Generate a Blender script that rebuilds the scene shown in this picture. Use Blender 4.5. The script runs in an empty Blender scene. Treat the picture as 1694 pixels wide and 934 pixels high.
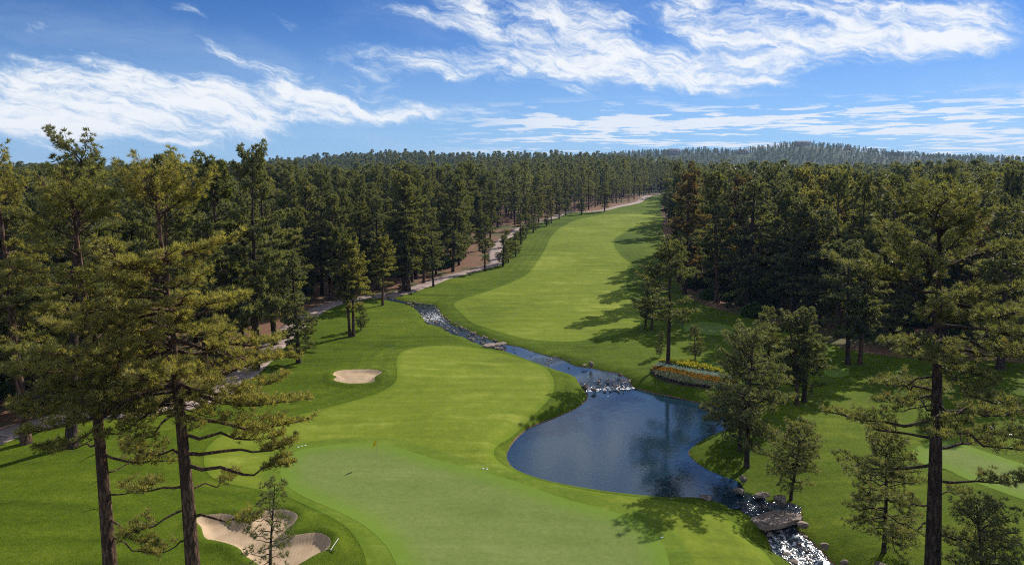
import bpy, math, random
import numpy as np
from mathutils import Vector
sc = bpy.context.scene
R = math.radians
# ------------------------------------------------------------------ camera, world, sun, exposure
CAMH, PITCH, FPX = 26.0, R(5.0), 1150.0
PY0 = 274.6+FPX*math.tan(PITCH)          # row of the photograph that the lens axis meets
cam_d = bpy.data.cameras.new("camera"); cam = bpy.data.objects.new("camera", cam_d)
sc.collection.objects.link(cam); sc.camera = cam
cam.location = (0, 0, CAMH); cam.rotation_euler = (math.pi/2 - PITCH, 0, 0)
cam_d.sensor_width = 36; cam_d.lens = 36*FPX/1694; cam_d.shift_y = (PY0-467)/1694; cam_d.clip_end = 20000; cam_d.clip_start = 0.5
SUN_AZ, SUN_EL = R(43), R(34)
SUNV = Vector((math.sin(SUN_AZ)*math.cos(SUN_EL), math.cos(SUN_AZ)*math.cos(SUN_EL), math.sin(SUN_EL)))
sun_d = bpy.data.lights.new("sun", 'SUN'); sun_d.energy = 5.0; sun_d.angle = R(0.53); sun_d.color = (1, .93, .82)
sun = bpy.data.objects.new("sun", sun_d); sc.collection.objects.link(sun)
sun.rotation_euler = SUNV.to_track_quat('Z', 'Y').to_euler(); sun.location = (60, 60, 80)
sc.view_settings.view_transform = 'Standard'; sc.view_settings.look = 'None'
sc.view_settings.exposure = 0.32; sc.view_settings.gamma = 1.0
sc.render.engine = 'CYCLES'
sc.cycles.use_denoising = False; sc.cycles.pixel_filter_type = 'BLACKMAN_HARRIS'; sc.cycles.filter_width = 1.1
try: sc.cycles.denoiser = 'OPENIMAGEDENOISE'; sc.cycles.denoising_input_passes = 'RGB_ALBEDO_NORMAL'
except Exception: pass
sc.cycles.max_bounces = 7; sc.cycles.diffuse_bounces = 3; sc.cycles.glossy_bounces = 2
sc.cycles.transmission_bounces = 4; sc.cycles.transparent_max_bounces = 4; sc.cycles.volume_bounces = 0
sc.cycles.sample_clamp_indirect = 4.0
sc.cycles.use_adaptive_sampling = True; sc.cycles.adaptive_threshold = 0.02

def pix_dir(px, py):
    """world direction through a point of the photograph (used only to lay the place out)"""
    u = (px-847)/FPX; v = -(py-PY0)/FPX
    c, s = math.cos(PITCH), math.sin(PITCH)
    return np.array([u, c + v*s, -s + v*c])

class NT:
    """tiny helper to write node graphs"""
    def __init__(s, tree): s.t = tree; s.n = tree.nodes; s.l = tree.links
    def node(s, typ, **kw):
        n = s.n.new(typ)
        for k, v in kw.items(): setattr(n, k, v)
        return n
    def put(s, sock, v):
        if isinstance(v, bpy.types.NodeSocket): s.l.new(v, sock)
        elif v is not None: sock.default_value = v
    def m(s, op, a, b=None, c=None, clamp=False):
        n = s.node('ShaderNodeMath', operation=op, use_clamp=clamp)
        s.put(n.inputs[0], a); s.put(n.inputs[1], b)
        if c is not None: s.put(n.inputs[2], c)
        return n.outputs[0]
    def vm(s, op, a, b=None):
        n = s.node('ShaderNodeVectorMath', operation=op)
        s.put(n.inputs[0], a); s.put(n.inputs[1], b)
        return n.outputs[0]
    def comb(s, x, y, z):
        n = s.node('ShaderNodeCombineXYZ')
        s.put(n.inputs[0], x); s.put(n.inputs[1], y); s.put(n.inputs[2], z); return n.outputs[0]
    def sep(s, v):
        n = s.node('ShaderNodeSeparateXYZ'); s.put(n.inputs[0], v); return n.outputs
    def noise(s, vec, scale, detail=4, rough=.55, dist=0.0, lac=2.0):
        n = s.node('ShaderNodeTexNoise'); s.put(n.inputs['Vector'], vec)
        n.inputs['Scale'].default_value = scale; n.inputs['Detail'].default_value = detail
        n.inputs['Roughness'].default_value = rough; n.inputs['Distortion'].default_value = dist
        n.inputs['Lacunarity'].default_value = lac
        return n.outputs['Fac'], n.outputs['Color']
    def ramp(s, f, a, b, lo=0.0, hi=1.0, smooth=True):
        n = s.node('ShaderNodeMapRange', interpolation_type='SMOOTHSTEP' if smooth else 'LINEAR')
        s.put(n.inputs[0], f); n.inputs[1].default_value = a; n.inputs[2].default_value = b
        n.inputs[3].default_value = lo; n.inputs[4].default_value = hi
        return n.outputs[0]
    def mix(s, f, a, b, mode='MIX'):
        n = s.node('ShaderNodeMix', data_type='RGBA', blend_type=mode)
        s.put(n.inputs[0], f)
        s.put(n.inputs[6], a if isinstance(a, bpy.types.NodeSocket) else tuple(a)+((1,) if len(a) == 3 else ()))
        s.put(n.inputs[7], b if isinstance(b, bpy.types.NodeSocket) else tuple(b)+((1,) if len(b) == 3 else ()))
        return n.outputs[2]

def build_world():
    w = bpy.data.worlds.new("World"); sc.world = w; w.use_nodes = True
    t = NT(w.node_tree); t.n.clear()
    out = t.node('ShaderNodeOutputWorld'); bg = t.node('ShaderNodeBackground'); t.l.new(bg.outputs[0], out.inputs[0])
    sky = t.node('ShaderNodeTexSky'); sky.sky_type = 'NISHITA'; sky.sun_disc = False
    sky.sun_elevation = SUN_EL; sky.sun_rotation = SUN_AZ; sky.altitude = 1900; sky.air_density = 1.0
    sky.dust_density = 0.3; sky.ozone_density = 2.5
    d = t.node('ShaderNodeTexCoord').outputs['Generated']
    x, y, z = t.sep(d)
    az = t.m('ARCTAN2', x, y)
    el = t.m('ARCSINE', z)
    skyc = t.mix(1.0, sky.outputs[0], (0.25, 0.44, .72), 'MULTIPLY')
    # the lower sky pales towards the horizon
    skyc = t.mix(t.ramp(el, R(13), R(-1), 0, .62), skyc, (3.3, 5.0, 7.2))
    P = t.comb(az, el, 0.0)
    def azel(px, py):
        v = pix_dir(px, py); return math.atan2(v[0], v[1]), math.atan2(v[2], math.hypot(v[0], v[1]))
    _, wc = t.noise(P, 4.0, 3, .5)
    warp = t.vm('SUBTRACT', wc, (.5, .5, .5))
    sx, sy, _z = t.sep(t.vm('MULTIPLY', warp, (.12, .06, 0)))
    _, wc2 = t.noise(P, 17.0, 4, .6)
    ux, uy, _z = t.sep(t.vm('MULTIPLY', t.vm('SUBTRACT', wc2, (.5, .5, .5)), (.05, .03, 0)))
    ax = t.m('ADD', t.m('ADD', az, sx), ux); ey = t.m('ADD', t.m('ADD', el, sy), uy)
    # broad streaks of cirrus, each given by its two ends (points of the sky) and its half width; unseen ones wholly above the frame are added to brighten the pond
    streaks = [(1050,106,1340,112,22,1.0), (1130,50,1330,75,36,.9), (960,20,1100,20,14,.4), (820,-260, 1130,-190, 60, .9), (700,-120, 960,-60, 26, .7), (980,-420, 1300,-330, 50, .8), (1150,-150, 1400,-120, 30, .7), (-60,200, 300,195, 26, .8), (250,175,520,200,26,.9),
               (-80,185, 420,205, 20, .9), (-80,150, 330,165, 24, .85), (-60,110, 250,140, 12, .75), (120,80, 330,160, 10, .55), (200,165, 520,190, 26, .95),
               (-40,75, 120,100, 5, .45), (325,55, 430,105, 8, .6), (390,85, 560,165, 14, .85), (480,140, 620,185, 18, .8), (560,165, 700,200, 10, .7),
               (500,195, 860,178, 9, .75), (600,150,680,165,8,.5), (560,92, 900,118, 14, .9), (820,98, 1330,118, 15, 1.0), (900,140, 1000,152, 7, .6),
               (590,12, 780,50, 9, .6), (620,175,760,195,7,.6), (560,120,700,150,10,.55), (880,20,1100,100,30,.6), (720,-10, 900,95, 24, .75), (820,30, 990,70, 34, .85), (880,0, 960,120, 22, .6), (960,100,1200,112,18,.8),
               (1090,-20, 1230,60, 24, .95), (1190,10, 1300,110, 26, .95), (1240,40, 1500,20, 34, .85), (1290,85, 1690,48, 16, 1.0), (1380,60, 1640,20, 26, .9), (1500,5,1680,30,20,.7),
               (690,-20, 820,10, 18, .6), (10,30,110,38,6,.45), (262,238,330,236,4,.9), (270,0,370,28,6,.6), (450,20,520,50,4,.4)]
    M = None
    for (x0, y0, x1, y1, wpx, wt) in streaks:
        a0, e0 = azel(x0, y0); a1, e1 = azel(x1, y1)
        L = math.hypot(a1-a0, e1-e0); ca, sa = (a1-a0)/L, (e1-e0)/L
        ac, ec = (a0+a1)/2, (e0+e1)/2; h = L/2*.72; wd = wpx/FPX*1.25
        dx = t.m('SUBTRACT', ax, ac); dy = t.m('SUBTRACT', ey, ec)
        lx = t.m('MULTIPLY_ADD', dx, ca/h, t.m('MULTIPLY', dy, sa/h))
        ly = t.m('MULTIPLY_ADD', dy, ca/wd, t.m('MULTIPLY', dx, -sa/wd))
        q = t.m('MULTIPLY_ADD', lx, lx, t.m('MULTIPLY', ly, ly))
        g = t.m('MULTIPLY', t.m('EXPONENT', t.m('MULTIPLY', q, -.8)), wt)
        M = g if M is None else t.m('ADD', M, g)
    # outside the frame the same kind of cirrus goes on, made denser to fill shade and brighten the pond
    gen, _c = t.noise(t.comb(t.m('MULTIPLY', az, 1.0), t.m('MULTIPLY', el, 3.2), 3.1), 1.7, 5, .55, .8)
    outm = t.m('MAXIMUM', t.ramp(el, R(20), R(32)), t.ramp(t.m('ABSOLUTE', az), R(38), R(52)))
    M = t.m('ADD', M, t.m('MULTIPLY', t.m('MULTIPLY', t.ramp(gen, .34, .62), outm), 1.15))
    M = t.m('DIVIDE', M, t.m('POWER', t.m('ADD', t.m('POWER', M, 3.0), 1.0), .333))      # overlapping streaks do not pile up
    # filaments
    fx = t.m('MULTIPLY_ADD', ax, .97, t.m('MULTIPLY', ey, -.22)); fy = t.m('MULTIPLY_ADD', ey, .97, t.m('MULTIPLY', ax, .22))
    f1, _c = t.noise(t.comb(t.m('MULTIPLY', fx, 6), t.m('MULTIPLY', fy, 30), 0), 1.0, 9, .66, .9)
    f2, _c = t.noise(t.comb(t.m('MULTIPLY', fx, 14), t.m('MULTIPLY', fy, 40), 2.0), 1.5, 8, .66, 1.2)
    fil = t.m('ADD', t.m('MULTIPLY', f1, .6), t.m('MULTIPLY', f2, .4))
    dens = t.m('ADD', t.m('MULTIPLY', M, .85), t.m('MULTIPLY', t.m('SUBTRACT', fil, .5), 3.0))
    dens = t.m('MULTIPLY', t.ramp(dens, .12, 1.0), t.ramp(M, .02, .35))
    # thin veil
    veil, _c = t.noise(t.comb(t.m('MULTIPLY', fx, 2.2), t.m('MULTIPLY', fy, 9), 7), 1.0, 6, .6, .5)
    dens = t.m('MAXIMUM', dens, t.m('MULTIPLY', t.ramp(veil, .45, .8), .30))
    # rows of small flat clouds low in the sky, seen in perspective
    zz = t.m('ADD', t.m('MAXIMUM', z, 0.0), .035)
    cx = t.m('DIVIDE', x, zz); cy = t.m('DIVIDE', y, zz)
    c1, _c = t.noise(t.comb(cx, cy, 0), 1.5, 6, .58, .3)
    c0, _c = t.noise(t.comb(t.m('MULTIPLY', cx, .5), cy, 5), .42, 2, .5, .2)
    low = t.m('MULTIPLY', t.ramp(el, R(5.8), R(3.6)), t.ramp(az, R(-9), R(4)))
    low = t.m('MULTIPLY', low, t.ramp(t.m('ABSOLUTE', az), R(75), R(50)))
    cu = t.m('MULTIPLY', t.ramp(t.m('ADD', c1, t.m('MULTIPLY', t.m('SUBTRACT', c0, .5), .7)), .50, .60), low)
    white = t.mix(t.ramp(dens, .2, 1.0), (4.6, 5.7, 7.0), (7.2, 7.4, 7.6))
    c = t.mix(t.m('MULTIPLY', dens, .97), skyc, white)
    c = t.mix(t.m('MULTIPLY', cu, .85), c, (6.9, 7.1, 7.4))
    # the side of the world below the horizon is never seen
    t.l.new(c, bg.inputs[0]); bg.inputs[1].default_value = 0.105
    w.cycles.sampling_method = 'MANUAL'; w.cycles.sample_map_resolution = 512
build_world()

# ------------------------------------------------------------------ helpers
def link(o, parent=None, mat=None, label=None, cat=None, group=None, kind=None):
    sc.collection.objects.link(o)
    if parent is not None: o.parent = parent
    if mat is not None and o.data is not None and len(o.data.materials) == 0: o.data.materials.append(mat)
    if label: o['label'] = label
    if cat: o['category'] = cat
    if group: o['group'] = group
    if kind: o['kind'] = kind
    return o
def mesh_from(name, V, F, smooth=False, attrs=None, quads=False):
    V = np.ascontiguousarray(V, dtype=np.float32); F = np.ascontiguousarray(F, dtype=np.int32)
    me = bpy.data.meshes.new(name); k = F.shape[1]
    me.vertices.add(len(V)); me.vertices.foreach_set('co', V.ravel())
    me.loops.add(F.size); me.loops.foreach_set('vertex_index', F.ravel())
    me.polygons.add(len(F)); me.polygons.foreach_set('loop_start', np.arange(0, F.size, k, dtype=np.int32))
    if smooth: me.polygons.foreach_set('use_smooth', np.ones(len(F), dtype=bool))
    for an, av in (attrs or {}).items():
        a = me.attributes.new(an, 'FLOAT', 'POINT'); a.data.foreach_set('value', np.ascontiguousarray(av, dtype=np.float32))
    me.update(calc_edges=True)
    if not smooth:
        pass
    return me
def obj(name, V, F, mat, parent=None, smooth=False, attrs=None, **tags):
    o = bpy.data.objects.new(name, mesh_from(name, V, F, smooth, attrs)); return link(o, parent, mat, **tags)
def empty(name, loc=(0,0,0), rz=0.0, **tags):
    o = bpy.data.objects.new(name, None); o.location = loc; o.rotation_euler = (0, 0, rz); o.empty_display_size = .5
    return link(o, **tags)
def smooth01(t): t = np.clip(t, 0, 1); return t*t*(3-2*t)

# ------------------------------------------------------------------ terrain
def lump(x, y, cx, cy, rx, ry, h): return h*np.exp(-((x-cx)/rx)**2-((y-cy)/ry)**2)
FAR_X = (np.array([-900, -300, 0, 300, 460, 560, 620, 700, 790, 880, 960, 1100, 1260, 1600])).astype(float)
FAR_Z = (np.array([10, 10, 14, 42, 54, 52, 62, 72, 64, 50, 44, 38, 34, 24])).astype(float)
def zbase(x, y):
    x = np.asarray(x, float); y = np.asarray(y, float)
    d = y-92.0
    z = .0205*np.where(d > 0, np.sqrt(d*d+400)-20, 0)
    z = 9.5-np.log1p(np.exp((9.5-z)/1.2))*1.2+.0004
    # off the axis of the hole the land stays lower
    q = x/np.maximum(y, 60.)
    z = z*(1-.72*smooth01((y-230)/170)*(1-np.exp(-((q-.085)/.15)**4)))
    # soft undulation of the turf
    z = z + .16*np.sin(x*.16+1.2)*np.sin(y*.12+.4) + .08*np.sin(x*.31-y*.21)
    far = smooth01((y-110)/120)
    z = z + far*(.55*np.sin(x*.045+.6)*np.sin(y*.038) + .35*np.sin(y*.07+x*.02))
    # the ground drops to the outflow on the right
    z = z - 1.3*np.exp(-((x-22.5)/7.0)**2)*smooth01((66-y)/10) - .5*smooth01((x-24)/10)*smooth01((75-y)/15)
    z = z + lump(x, y, -21, 83, 7, 3, .7)                 # mound behind the far bunker
    z = z + lump(x, y, -14, 47, 5, 3.5, .5)
    w = smooth01((np.abs(x+0.0)-60)/200)*smooth01((y-60)/200)
    z = z + 1.0*w
    z = z + lump(x, y, -240, 1000, 150, 150, 17) + lump(x, y, 70, 860, 130, 150, 11) + lump(x, y, -110, 950, 100, 150, 13) + lump(x, y, 270, 330, 70, 90, 5.0)
    fz = np.interp(x, FAR_X, FAR_Z)
    z = z + fz*np.exp(-((y-1700)/240.0)**2)
    return z
def hit(px, py, zf=None):
    """where the sight line through a point of the photograph meets the ground (or a level)"""
    d = pix_dir(px, py)
    if zf is not None:
        t = (zf-CAMH)/d[2]; return np.array([d[0]*t, d[1]*t, zf])
    lo, hi = 1.0, None
    t = 5.0
    while t < 6000:
        if CAMH+d[2]*t < float(zbase(d[0]*t, d[1]*t)): hi = t; break
        lo = t; t *= 1.01
    if hi is None: hi = 6000
    for _ in range(30):
        m = (lo+hi)/2
        if CAMH+d[2]*m < float(zbase(d[0]*m, d[1]*m)): hi = m
        else: lo = m
    return np.array([d[0]*hi, d[1]*hi, float(zbase(d[0]*hi, d[1]*hi))])
def poly(pts, lev=None):
    return np.array([hit(p[0], p[1], None if lev is None else (lev(p[0]) if callable(lev) else lev))[:2] for p in pts])
def catmull(P, n=5, closed=True):
    P = np.asarray(P, float); N = len(P); out = []
    for i in range(N if closed else N-1):
        if closed: a, b, c, d = P[i-1], P[i], P[(i+1) % N], P[(i+2) % N]
        else: a, b, c, d = P[max(i-1, 0)], P[i], P[i+1], P[min(i+2, N-1)]
        # centripetal form
        def tj(ti, p, q): return ti + max(np.linalg.norm(q-p), 1e-6)**.5
        t0 = 0; t1 = tj(t0, a, b) if not np.allclose(a, b) else .5; t2 = tj(t1, b, c); t3 = tj(t2, c, d) if not np.allclose(c, d) else t2+.5
        for k in range(n):
            t = t1+(t2-t1)*k/n
            A1 = (t1-t)/(t1-t0)*a+(t-t0)/(t1-t0)*b; A2 = (t2-t)/(t2-t1)*b+(t-t1)/(t2-t1)*c; A3 = (t3-t)/(t3-t2)*c+(t-t2)/(t3-t2)*d
            B1 = (t2-t)/(t2-t0)*A1+(t-t0)/(t2-t0)*A2; B2 = (t3-t)/(t3-t1)*A2+(t-t1)/(t3-t1)*A3
            out.append((t2-t)/(t2-t1)*B1+(t-t1)/(t2-t1)*B2)
    if not closed: out.append(P[-1])
    return np.array(out)
def seg_dist(X, Y, A, B):
    d = B-A; L2 = (d**2).sum()+1e-12
    t = np.clip(((X-A[0])*d[0]+(Y-A[1])*d[1])/L2, 0, 1)
    return np.hypot(X-A[0]-t*d[0], Y-A[1]-t*d[1]), t
def sdf(X, Y, P, margin=12.0):
    """signed distance to a closed outline, positive inside; far outside it is just -margin"""
    X = np.asarray(X, float); Y = np.asarray(Y, float)
    out = np.full(X.shape, -margin)
    lo, hi = P.min(0)-margin, P.max(0)+margin
    k = (X > lo[0]) & (X < hi[0]) & (Y > lo[1]) & (Y < hi[1])
    x, y = X[k], Y[k]; best = np.full(x.shape, 1e9); inside = np.zeros(x.shape, bool)
    for i in range(len(P)):
        a, b = P[i], P[(i+1) % len(P)]
        d, _ = seg_dist(x, y, a, b); best = np.minimum(best, d)
        if a[1] != b[1]:
            c = ((a[1] > y) != (b[1] > y)) & (x < (b[0]-a[0])*(y-a[1])/(b[1]-a[1])+a[0]); inside ^= c
    out[k] = np.where(inside, best, -np.minimum(best, margin))
    return out
def along(X, Y, line, vals, margin=1e9):
    """distance to an open line and the value interpolated at its nearest point"""
    best = np.full(X.shape, 1e9); v = np.zeros(X.shape)
    for i in range(len(line)-1):
        d, t = seg_dist(X, Y, line[i], line[i+1]); k = d < best
        best = np.where(k, d, best); v = np.where(k, vals[i]+(vals[i+1]-vals[i])*t, v)
    return best, v

# outlines, read off the photograph and dropped onto the ground
POND_L = -1.0
UP = [(640,494,.34),(683,505,.24),(708,512,.18),(722,525,-.08),(765,550,-.2),(808,566,-.25),(822,572,-.36),(870,580,-.38),(912,598,-.4),(928,604,-.45),(1000,627,-.46),(1012,646,-1.02)]
DN = [(1180,822,-1.0),(1215,826,-1.02),(1240,845,-1.2),(1288,858,-1.35),(1300,878,-1.75),(1345,934,-2.3),(1400,1010,-2.8)]
up_line = np.array([hit(a, b, c)[:2] for a, b, c in UP]); up_lev = [c for a, b, c in UP]
dn_line = np.array([hit(a, b, c)[:2] for a, b, c in DN]); dn_lev = [c for a, b, c in DN]
lev_up = lambda px: float(np.interp(px, [a for a, b, c in UP], up_lev))
lev_dn = lambda px: float(np.interp(px, [a for a, b, c in DN], dn_lev))
pond_o = catmull(poly([(1010,646),(976,648),(972,660),(952,676),(920,690),(880,706),(856,724),(842,744),(839,756),(848,772),(880,790),(920,802),(980,812),(1040,818),(1104,822),(1152,822),(1184,828),(1214,838),(1222,822),(1220,802),(1200,790),(1172,778),(1148,762),(1138,748),(1148,736),(1176,720),(1205,708),(1228,696),(1215,682),(1172,670),(1120,658),(1080,650),(1044,641)], POND_L), 4)
creek_o = catmull(poly([(640,492),(680,501),(696,503),(717,506),(726,515),(731,523),(740,531),(750,539),(766,544),(782,551),(800,558),(818,565),(840,570),(860,574),(892,585),(922,592),(940,600),(953,605),(982,609),(1003,616),(1019,623),(1046,643),(1015,652),(978,650),(966,637),(956,631),(955,626),(944,619),(922,612),(903,605),(886,599),(860,589),(830,579),(806,573),(796,570),(781,565),(766,557),(751,553),(736,544),(730,540),(717,536),(707,532),(703,526),(694,516),(686,509),(678,504),(640,496)], lev_up), 4)
out_o = catmull(poly([(1200,822),(1218,812),(1240,824),(1270,830),(1300,838),(1322,852),(1319,866),(1315,879),(1328,888),(1355,915),(1373,934),(1440,1010),(1370,1010),(1319,934),(1312,926),(1297,911),(1282,898),(1269,875),(1261,868),(1233,847),(1212,836),(1196,832)], lev_dn), 4)
appr_o = catmull(poly([(620,652),(515,681),(423,701),(388,712),(361,724),(342,742),(337,760),(345,784),(367,797),(420,808),(467,819),(494,830),(535,849),(571,870),(592,895),(603,919),(608,950),(610,1010),(700,1200),(1250,1200),(1350,1020),(1286,934),(1240,884),(1202,855),(1180,843),(1131,831),(1077,824),(996,814),(914,799),(862,782),(834,767),(817,748),(821,732),(843,713),(870,690),(890,676),(907,662),(916,645),(915,626),(900,607),(860,592),(800,577),(750,572),(700,573),(668,580),(656,595),(657,615),(655,630),(640,643)]), 4)
green_o = catmull(poly([(464,775),(474,757),(494,745),(549,736),(603,733),(644,736),(671,744),(712,757),(753,768),(807,782),(860,799),(900,813),(941,827),(996,841),(1050,858),(1085,884),(1104,919),(1110,960),(1100,1100),(760,1100),(668,960),(640,905),(600,868),(540,838),(495,818),(468,798)]), 4)
fair_o = catmull(poly([(751,501),(796,485),(835,471),(871,454),(879,445),(902,411),(916,386),(943,368),(985,357),(1016,354),(1060,354),(1090,357),(1092,370),(1077,373),(1041,381),(1018,395),(1016,405),(1027,422),(1044,436),(1041,450),(1037,473),(1044,495),(1060,520),(1060,540),(1000,558),(950,565),(918,565),(877,562),(835,552),(788,537),(765,520)]), 4)
path_pts = [(-420,930),(-120,780),(0,722),(50,705),(110,690),(180,683),(260,678),(330,664),(385,632),(432,592),(480,545),(540,506),(600,492),(650,487),(700,472),(740,458),(790,445),(818,437),(818,423),(821,411),(835,394),(860,378),(888,367),(916,360),(938,351),(980,350),(1010,345),(1049,336),(1066,327),(1085,322),(1100,320)]
path_c = catmull(poly(path_pts), 5, False)
grass_px = path_pts[1:-1]+[(1097,320),(1094,345),(1100,400),(1112,440),(1146,495),(1228,522),(1300,542),(1365,566),(1440,585),(1694,600),(2100,620),(2600,1300),(1500,2600),(-300,2600),(-900,1500)]
grass_o = catmull(poly(grass_px), 4)
bunk_far = catmull(poly([(552,620),(558,614),(592,611),(624,612),(631,616),(619,624),(618,631),(592,634),(572,633),(552,627),(560,623)]), 4)
bunk_near = catmull(poly([(325,859),(338,853),(370,850),(385,853),(394,860),(406,863),(415,860),(428,848),(444,844),(462,842),(478,845),(491,852),(487,863),(478,873),(468,881),(478,886),(498,884),(527,882),(544,890),(546,897),(542,907),(523,916),(504,927),(489,936),(470,950),(440,945),(425,930),(406,918),(398,907),(381,899),(357,893),(342,890),(334,871)]), 4)
tee_near = catmull(poly([(1510,745),(1553,728),(1583,732),(1645,752),(1694,768),(1760,795),(1790,850),(1694,826),(1656,813),(1609,796),(1553,773),(1520,765)]), 3)
tee_far = catmull(poly([(1133,538),(1165,532),(1215,541),(1213,553),(1172,554),(1135,546)]), 3)
tee_mid = catmull(poly([(1362,612),(1380,607),(1402,612),(1400,622),(1375,624)]), 3)
bed_o = catmull(poly([(1080,608),(1095,602),(1130,604),(1165,611),(1200,622),(1222,638),(1205,646),(1160,641),(1120,634),(1090,626),(1078,617)]), 3)

def waters(X, Y):
    sp = sdf(X, Y, pond_o); sc_ = sdf(X, Y, creek_o); so = sdf(X, Y, out_o)
    k = sc_ > -11.9; lc = np.zeros(X.shape); k2 = so > -11.9; lo = np.zeros(X.shape)
    if k.any(): lc[k] = along(X[k], Y[k], up_line, up_lev)[1]
    if k2.any(): lo[k2] = along(X[k2], Y[k2], dn_line, dn_lev)[1]
    return (sp, np.full(X.shape, POND_L)), (sc_, lc), (so, lo)
def terrain(X, Y, W=None):
    X = np.asarray(X, float); Y = np.asarray(Y, float); z0 = zbase(X, Y); z = z0.copy()
    W = W or waters(X, Y)
    for (s, L), w in zip(W, (2.6, 1.8, 3.6)):
        t = np.clip(-s/w, 0, 1); f = 1-(1-t)**2
        cand = np.where(s > 0, L-.45*np.clip(s/.8, 0, 1)-.05, L+(np.maximum(z0, L+.12)-L)*f)
        use = s > -w
        z = np.where(use, np.minimum(z, cand), z)
    for b, dep in ((bunk_far, .45), (bunk_near, .48)):
        s = sdf(X, Y, b)
        z = z - dep*smooth01((s+.12)/.75) - .12*smooth01((s-.5)/2.5) + .16*np.exp(-((s+.55)/.45)**2)
    return z
def ground_z(x, y): return float(terrain(np.array([x]), np.array([y]))[0])

# polar sheet round the viewpoint: fine where the course is, coarse far off and behind
ang = np.concatenate([np.arange(-180, -60, 4.0), np.arange(-60, -44, 1.0), np.arange(-44, 44, .28), np.arange(44, 60, 1.0), np.arange(60, 180, 4.0)])
ang = np.radians(ang)
rr = [1.5, 6, 12, 18, 22]; r = 24.0
while r < 9000:
    rr.append(r); r += .27 if r < 105 else (.27+(r-105)*.014)
rr = np.array(rr); NA, NR = len(ang), len(rr)
GX = (rr[:, None]*np.sin(ang)[None, :]).ravel(); GY = (rr[:, None]*np.cos(ang)[None, :]).ravel()
W = waters(GX, GY); GZ = terrain(GX, GY, W)
i, j = np.meshgrid(np.arange(NR-1), np.arange(NA), indexing='ij'); j2 = (j+1) % NA
a, b, c, d = (i*NA+j).ravel(), (i*NA+j2).ravel(), ((i+1)*NA+j2).ravel(), ((i+1)*NA+j).ravel()
TRI = np.concatenate([np.stack([a, b, c], 1), np.stack([a, c, d], 1)])
# fix the winding so that faces look up
v0, v1, v2 = TRI[0]
if (GX[v1]-GX[v0])*(GY[v2]-GY[v0])-(GX[v2]-GX[v0])*(GY[v1]-GY[v0]) < 0: TRI = TRI[:, ::-1]
s_pond, s_creek, s_out = W[0][0], W[1][0], W[2][0]
s_water = np.maximum(np.maximum(s_pond, s_creek), s_out)
s_grass = sdf(GX, GY, grass_o); s_appr = sdf(GX, GY, appr_o); s_green = sdf(GX, GY, green_o); s_fair = sdf(GX, GY, fair_o)
s_b1, s_b2 = sdf(GX, GY, bunk_far), sdf(GX, GY, bunk_near)
s_tees = np.maximum(np.maximum(sdf(GX, GY, tee_near), sdf(GX, GY, tee_far)), sdf(GX, GY, tee_mid))
s_bed = sdf(GX, GY, bed_o)
s_bunk = np.maximum(s_b1, s_b2)
wob = .05*np.sin(GX*5.1+1)*np.sin(GY*4.3)+.03*np.sin(GX*11.3+GY*9.7)
s_mow = np.maximum(s_appr, s_fair)
def clip_sheet(f, lift, zz=None, attrs=None):
    """the part of the ground sheet where f > 0, cut exactly along f = 0, lifted a little"""
    zz = GZ if zz is None else zz
    T = TRI[(f[TRI] > 0).any(1)]; ins = f[T] > 0; n = ins.sum(1)
    cols = [GX, GY, zz+lift]+[attrs[k] for k in (attrs or {})]
    base = np.stack(cols, 1); keys = []; new = []
    faces = [T[n == 3]]
    N = len(GX)
    def cross(p, q):
        lo = np.minimum(p, q).astype(np.int64); hi = np.maximum(p, q).astype(np.int64); return lo*N+hi
    A = []
    t1 = T[n == 1]; k1 = ins[n == 1].argmax(1); rows = np.arange(len(t1))
    p, q, r_ = t1[rows, k1], t1[rows, (k1+1) % 3], t1[rows, (k1+2) % 3]
    e_pq, e_pr = cross(p, q), cross(p, r_)
    t2 = T[n == 2]; k2 = (~ins[n == 2]).argmax(1); rows = np.arange(len(t2))
    o_, u, v = t2[rows, k2], t2[rows, (k2+1) % 3], t2[rows, (k2+2) % 3]
    e_ou, e_ov = cross(o_, u), cross(o_, v)
    allk, inv = np.unique(np.concatenate([e_pq, e_pr, e_ou, e_ov]), return_inverse=True)
    lo, hi = allk//N, allk % N
    t = (f[lo]/(f[lo]-f[hi]))[:, None]; nv = base[lo]*(1-t)+base[hi]*t
    inv = inv+N; m1, m2 = len(t1), len(t2)
    i_pq, i_pr, i_ou, i_ov = inv[:m1], inv[m1:2*m1], inv[2*m1:2*m1+m2], inv[2*m1+m2:]
    faces += [np.stack([p, i_pq, i_pr], 1), np.stack([i_ou, u, v], 1), np.stack([i_ou, v, i_ov], 1)]
    F = np.concatenate(faces); V = np.concatenate([base, nv])
    used, Fi = np.unique(F, return_inverse=True); V = V[used]
    return V[:, :3], Fi.reshape(-1, 3), {k: V[:, 3+m] for m, k in enumerate(attrs or {})}

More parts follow.
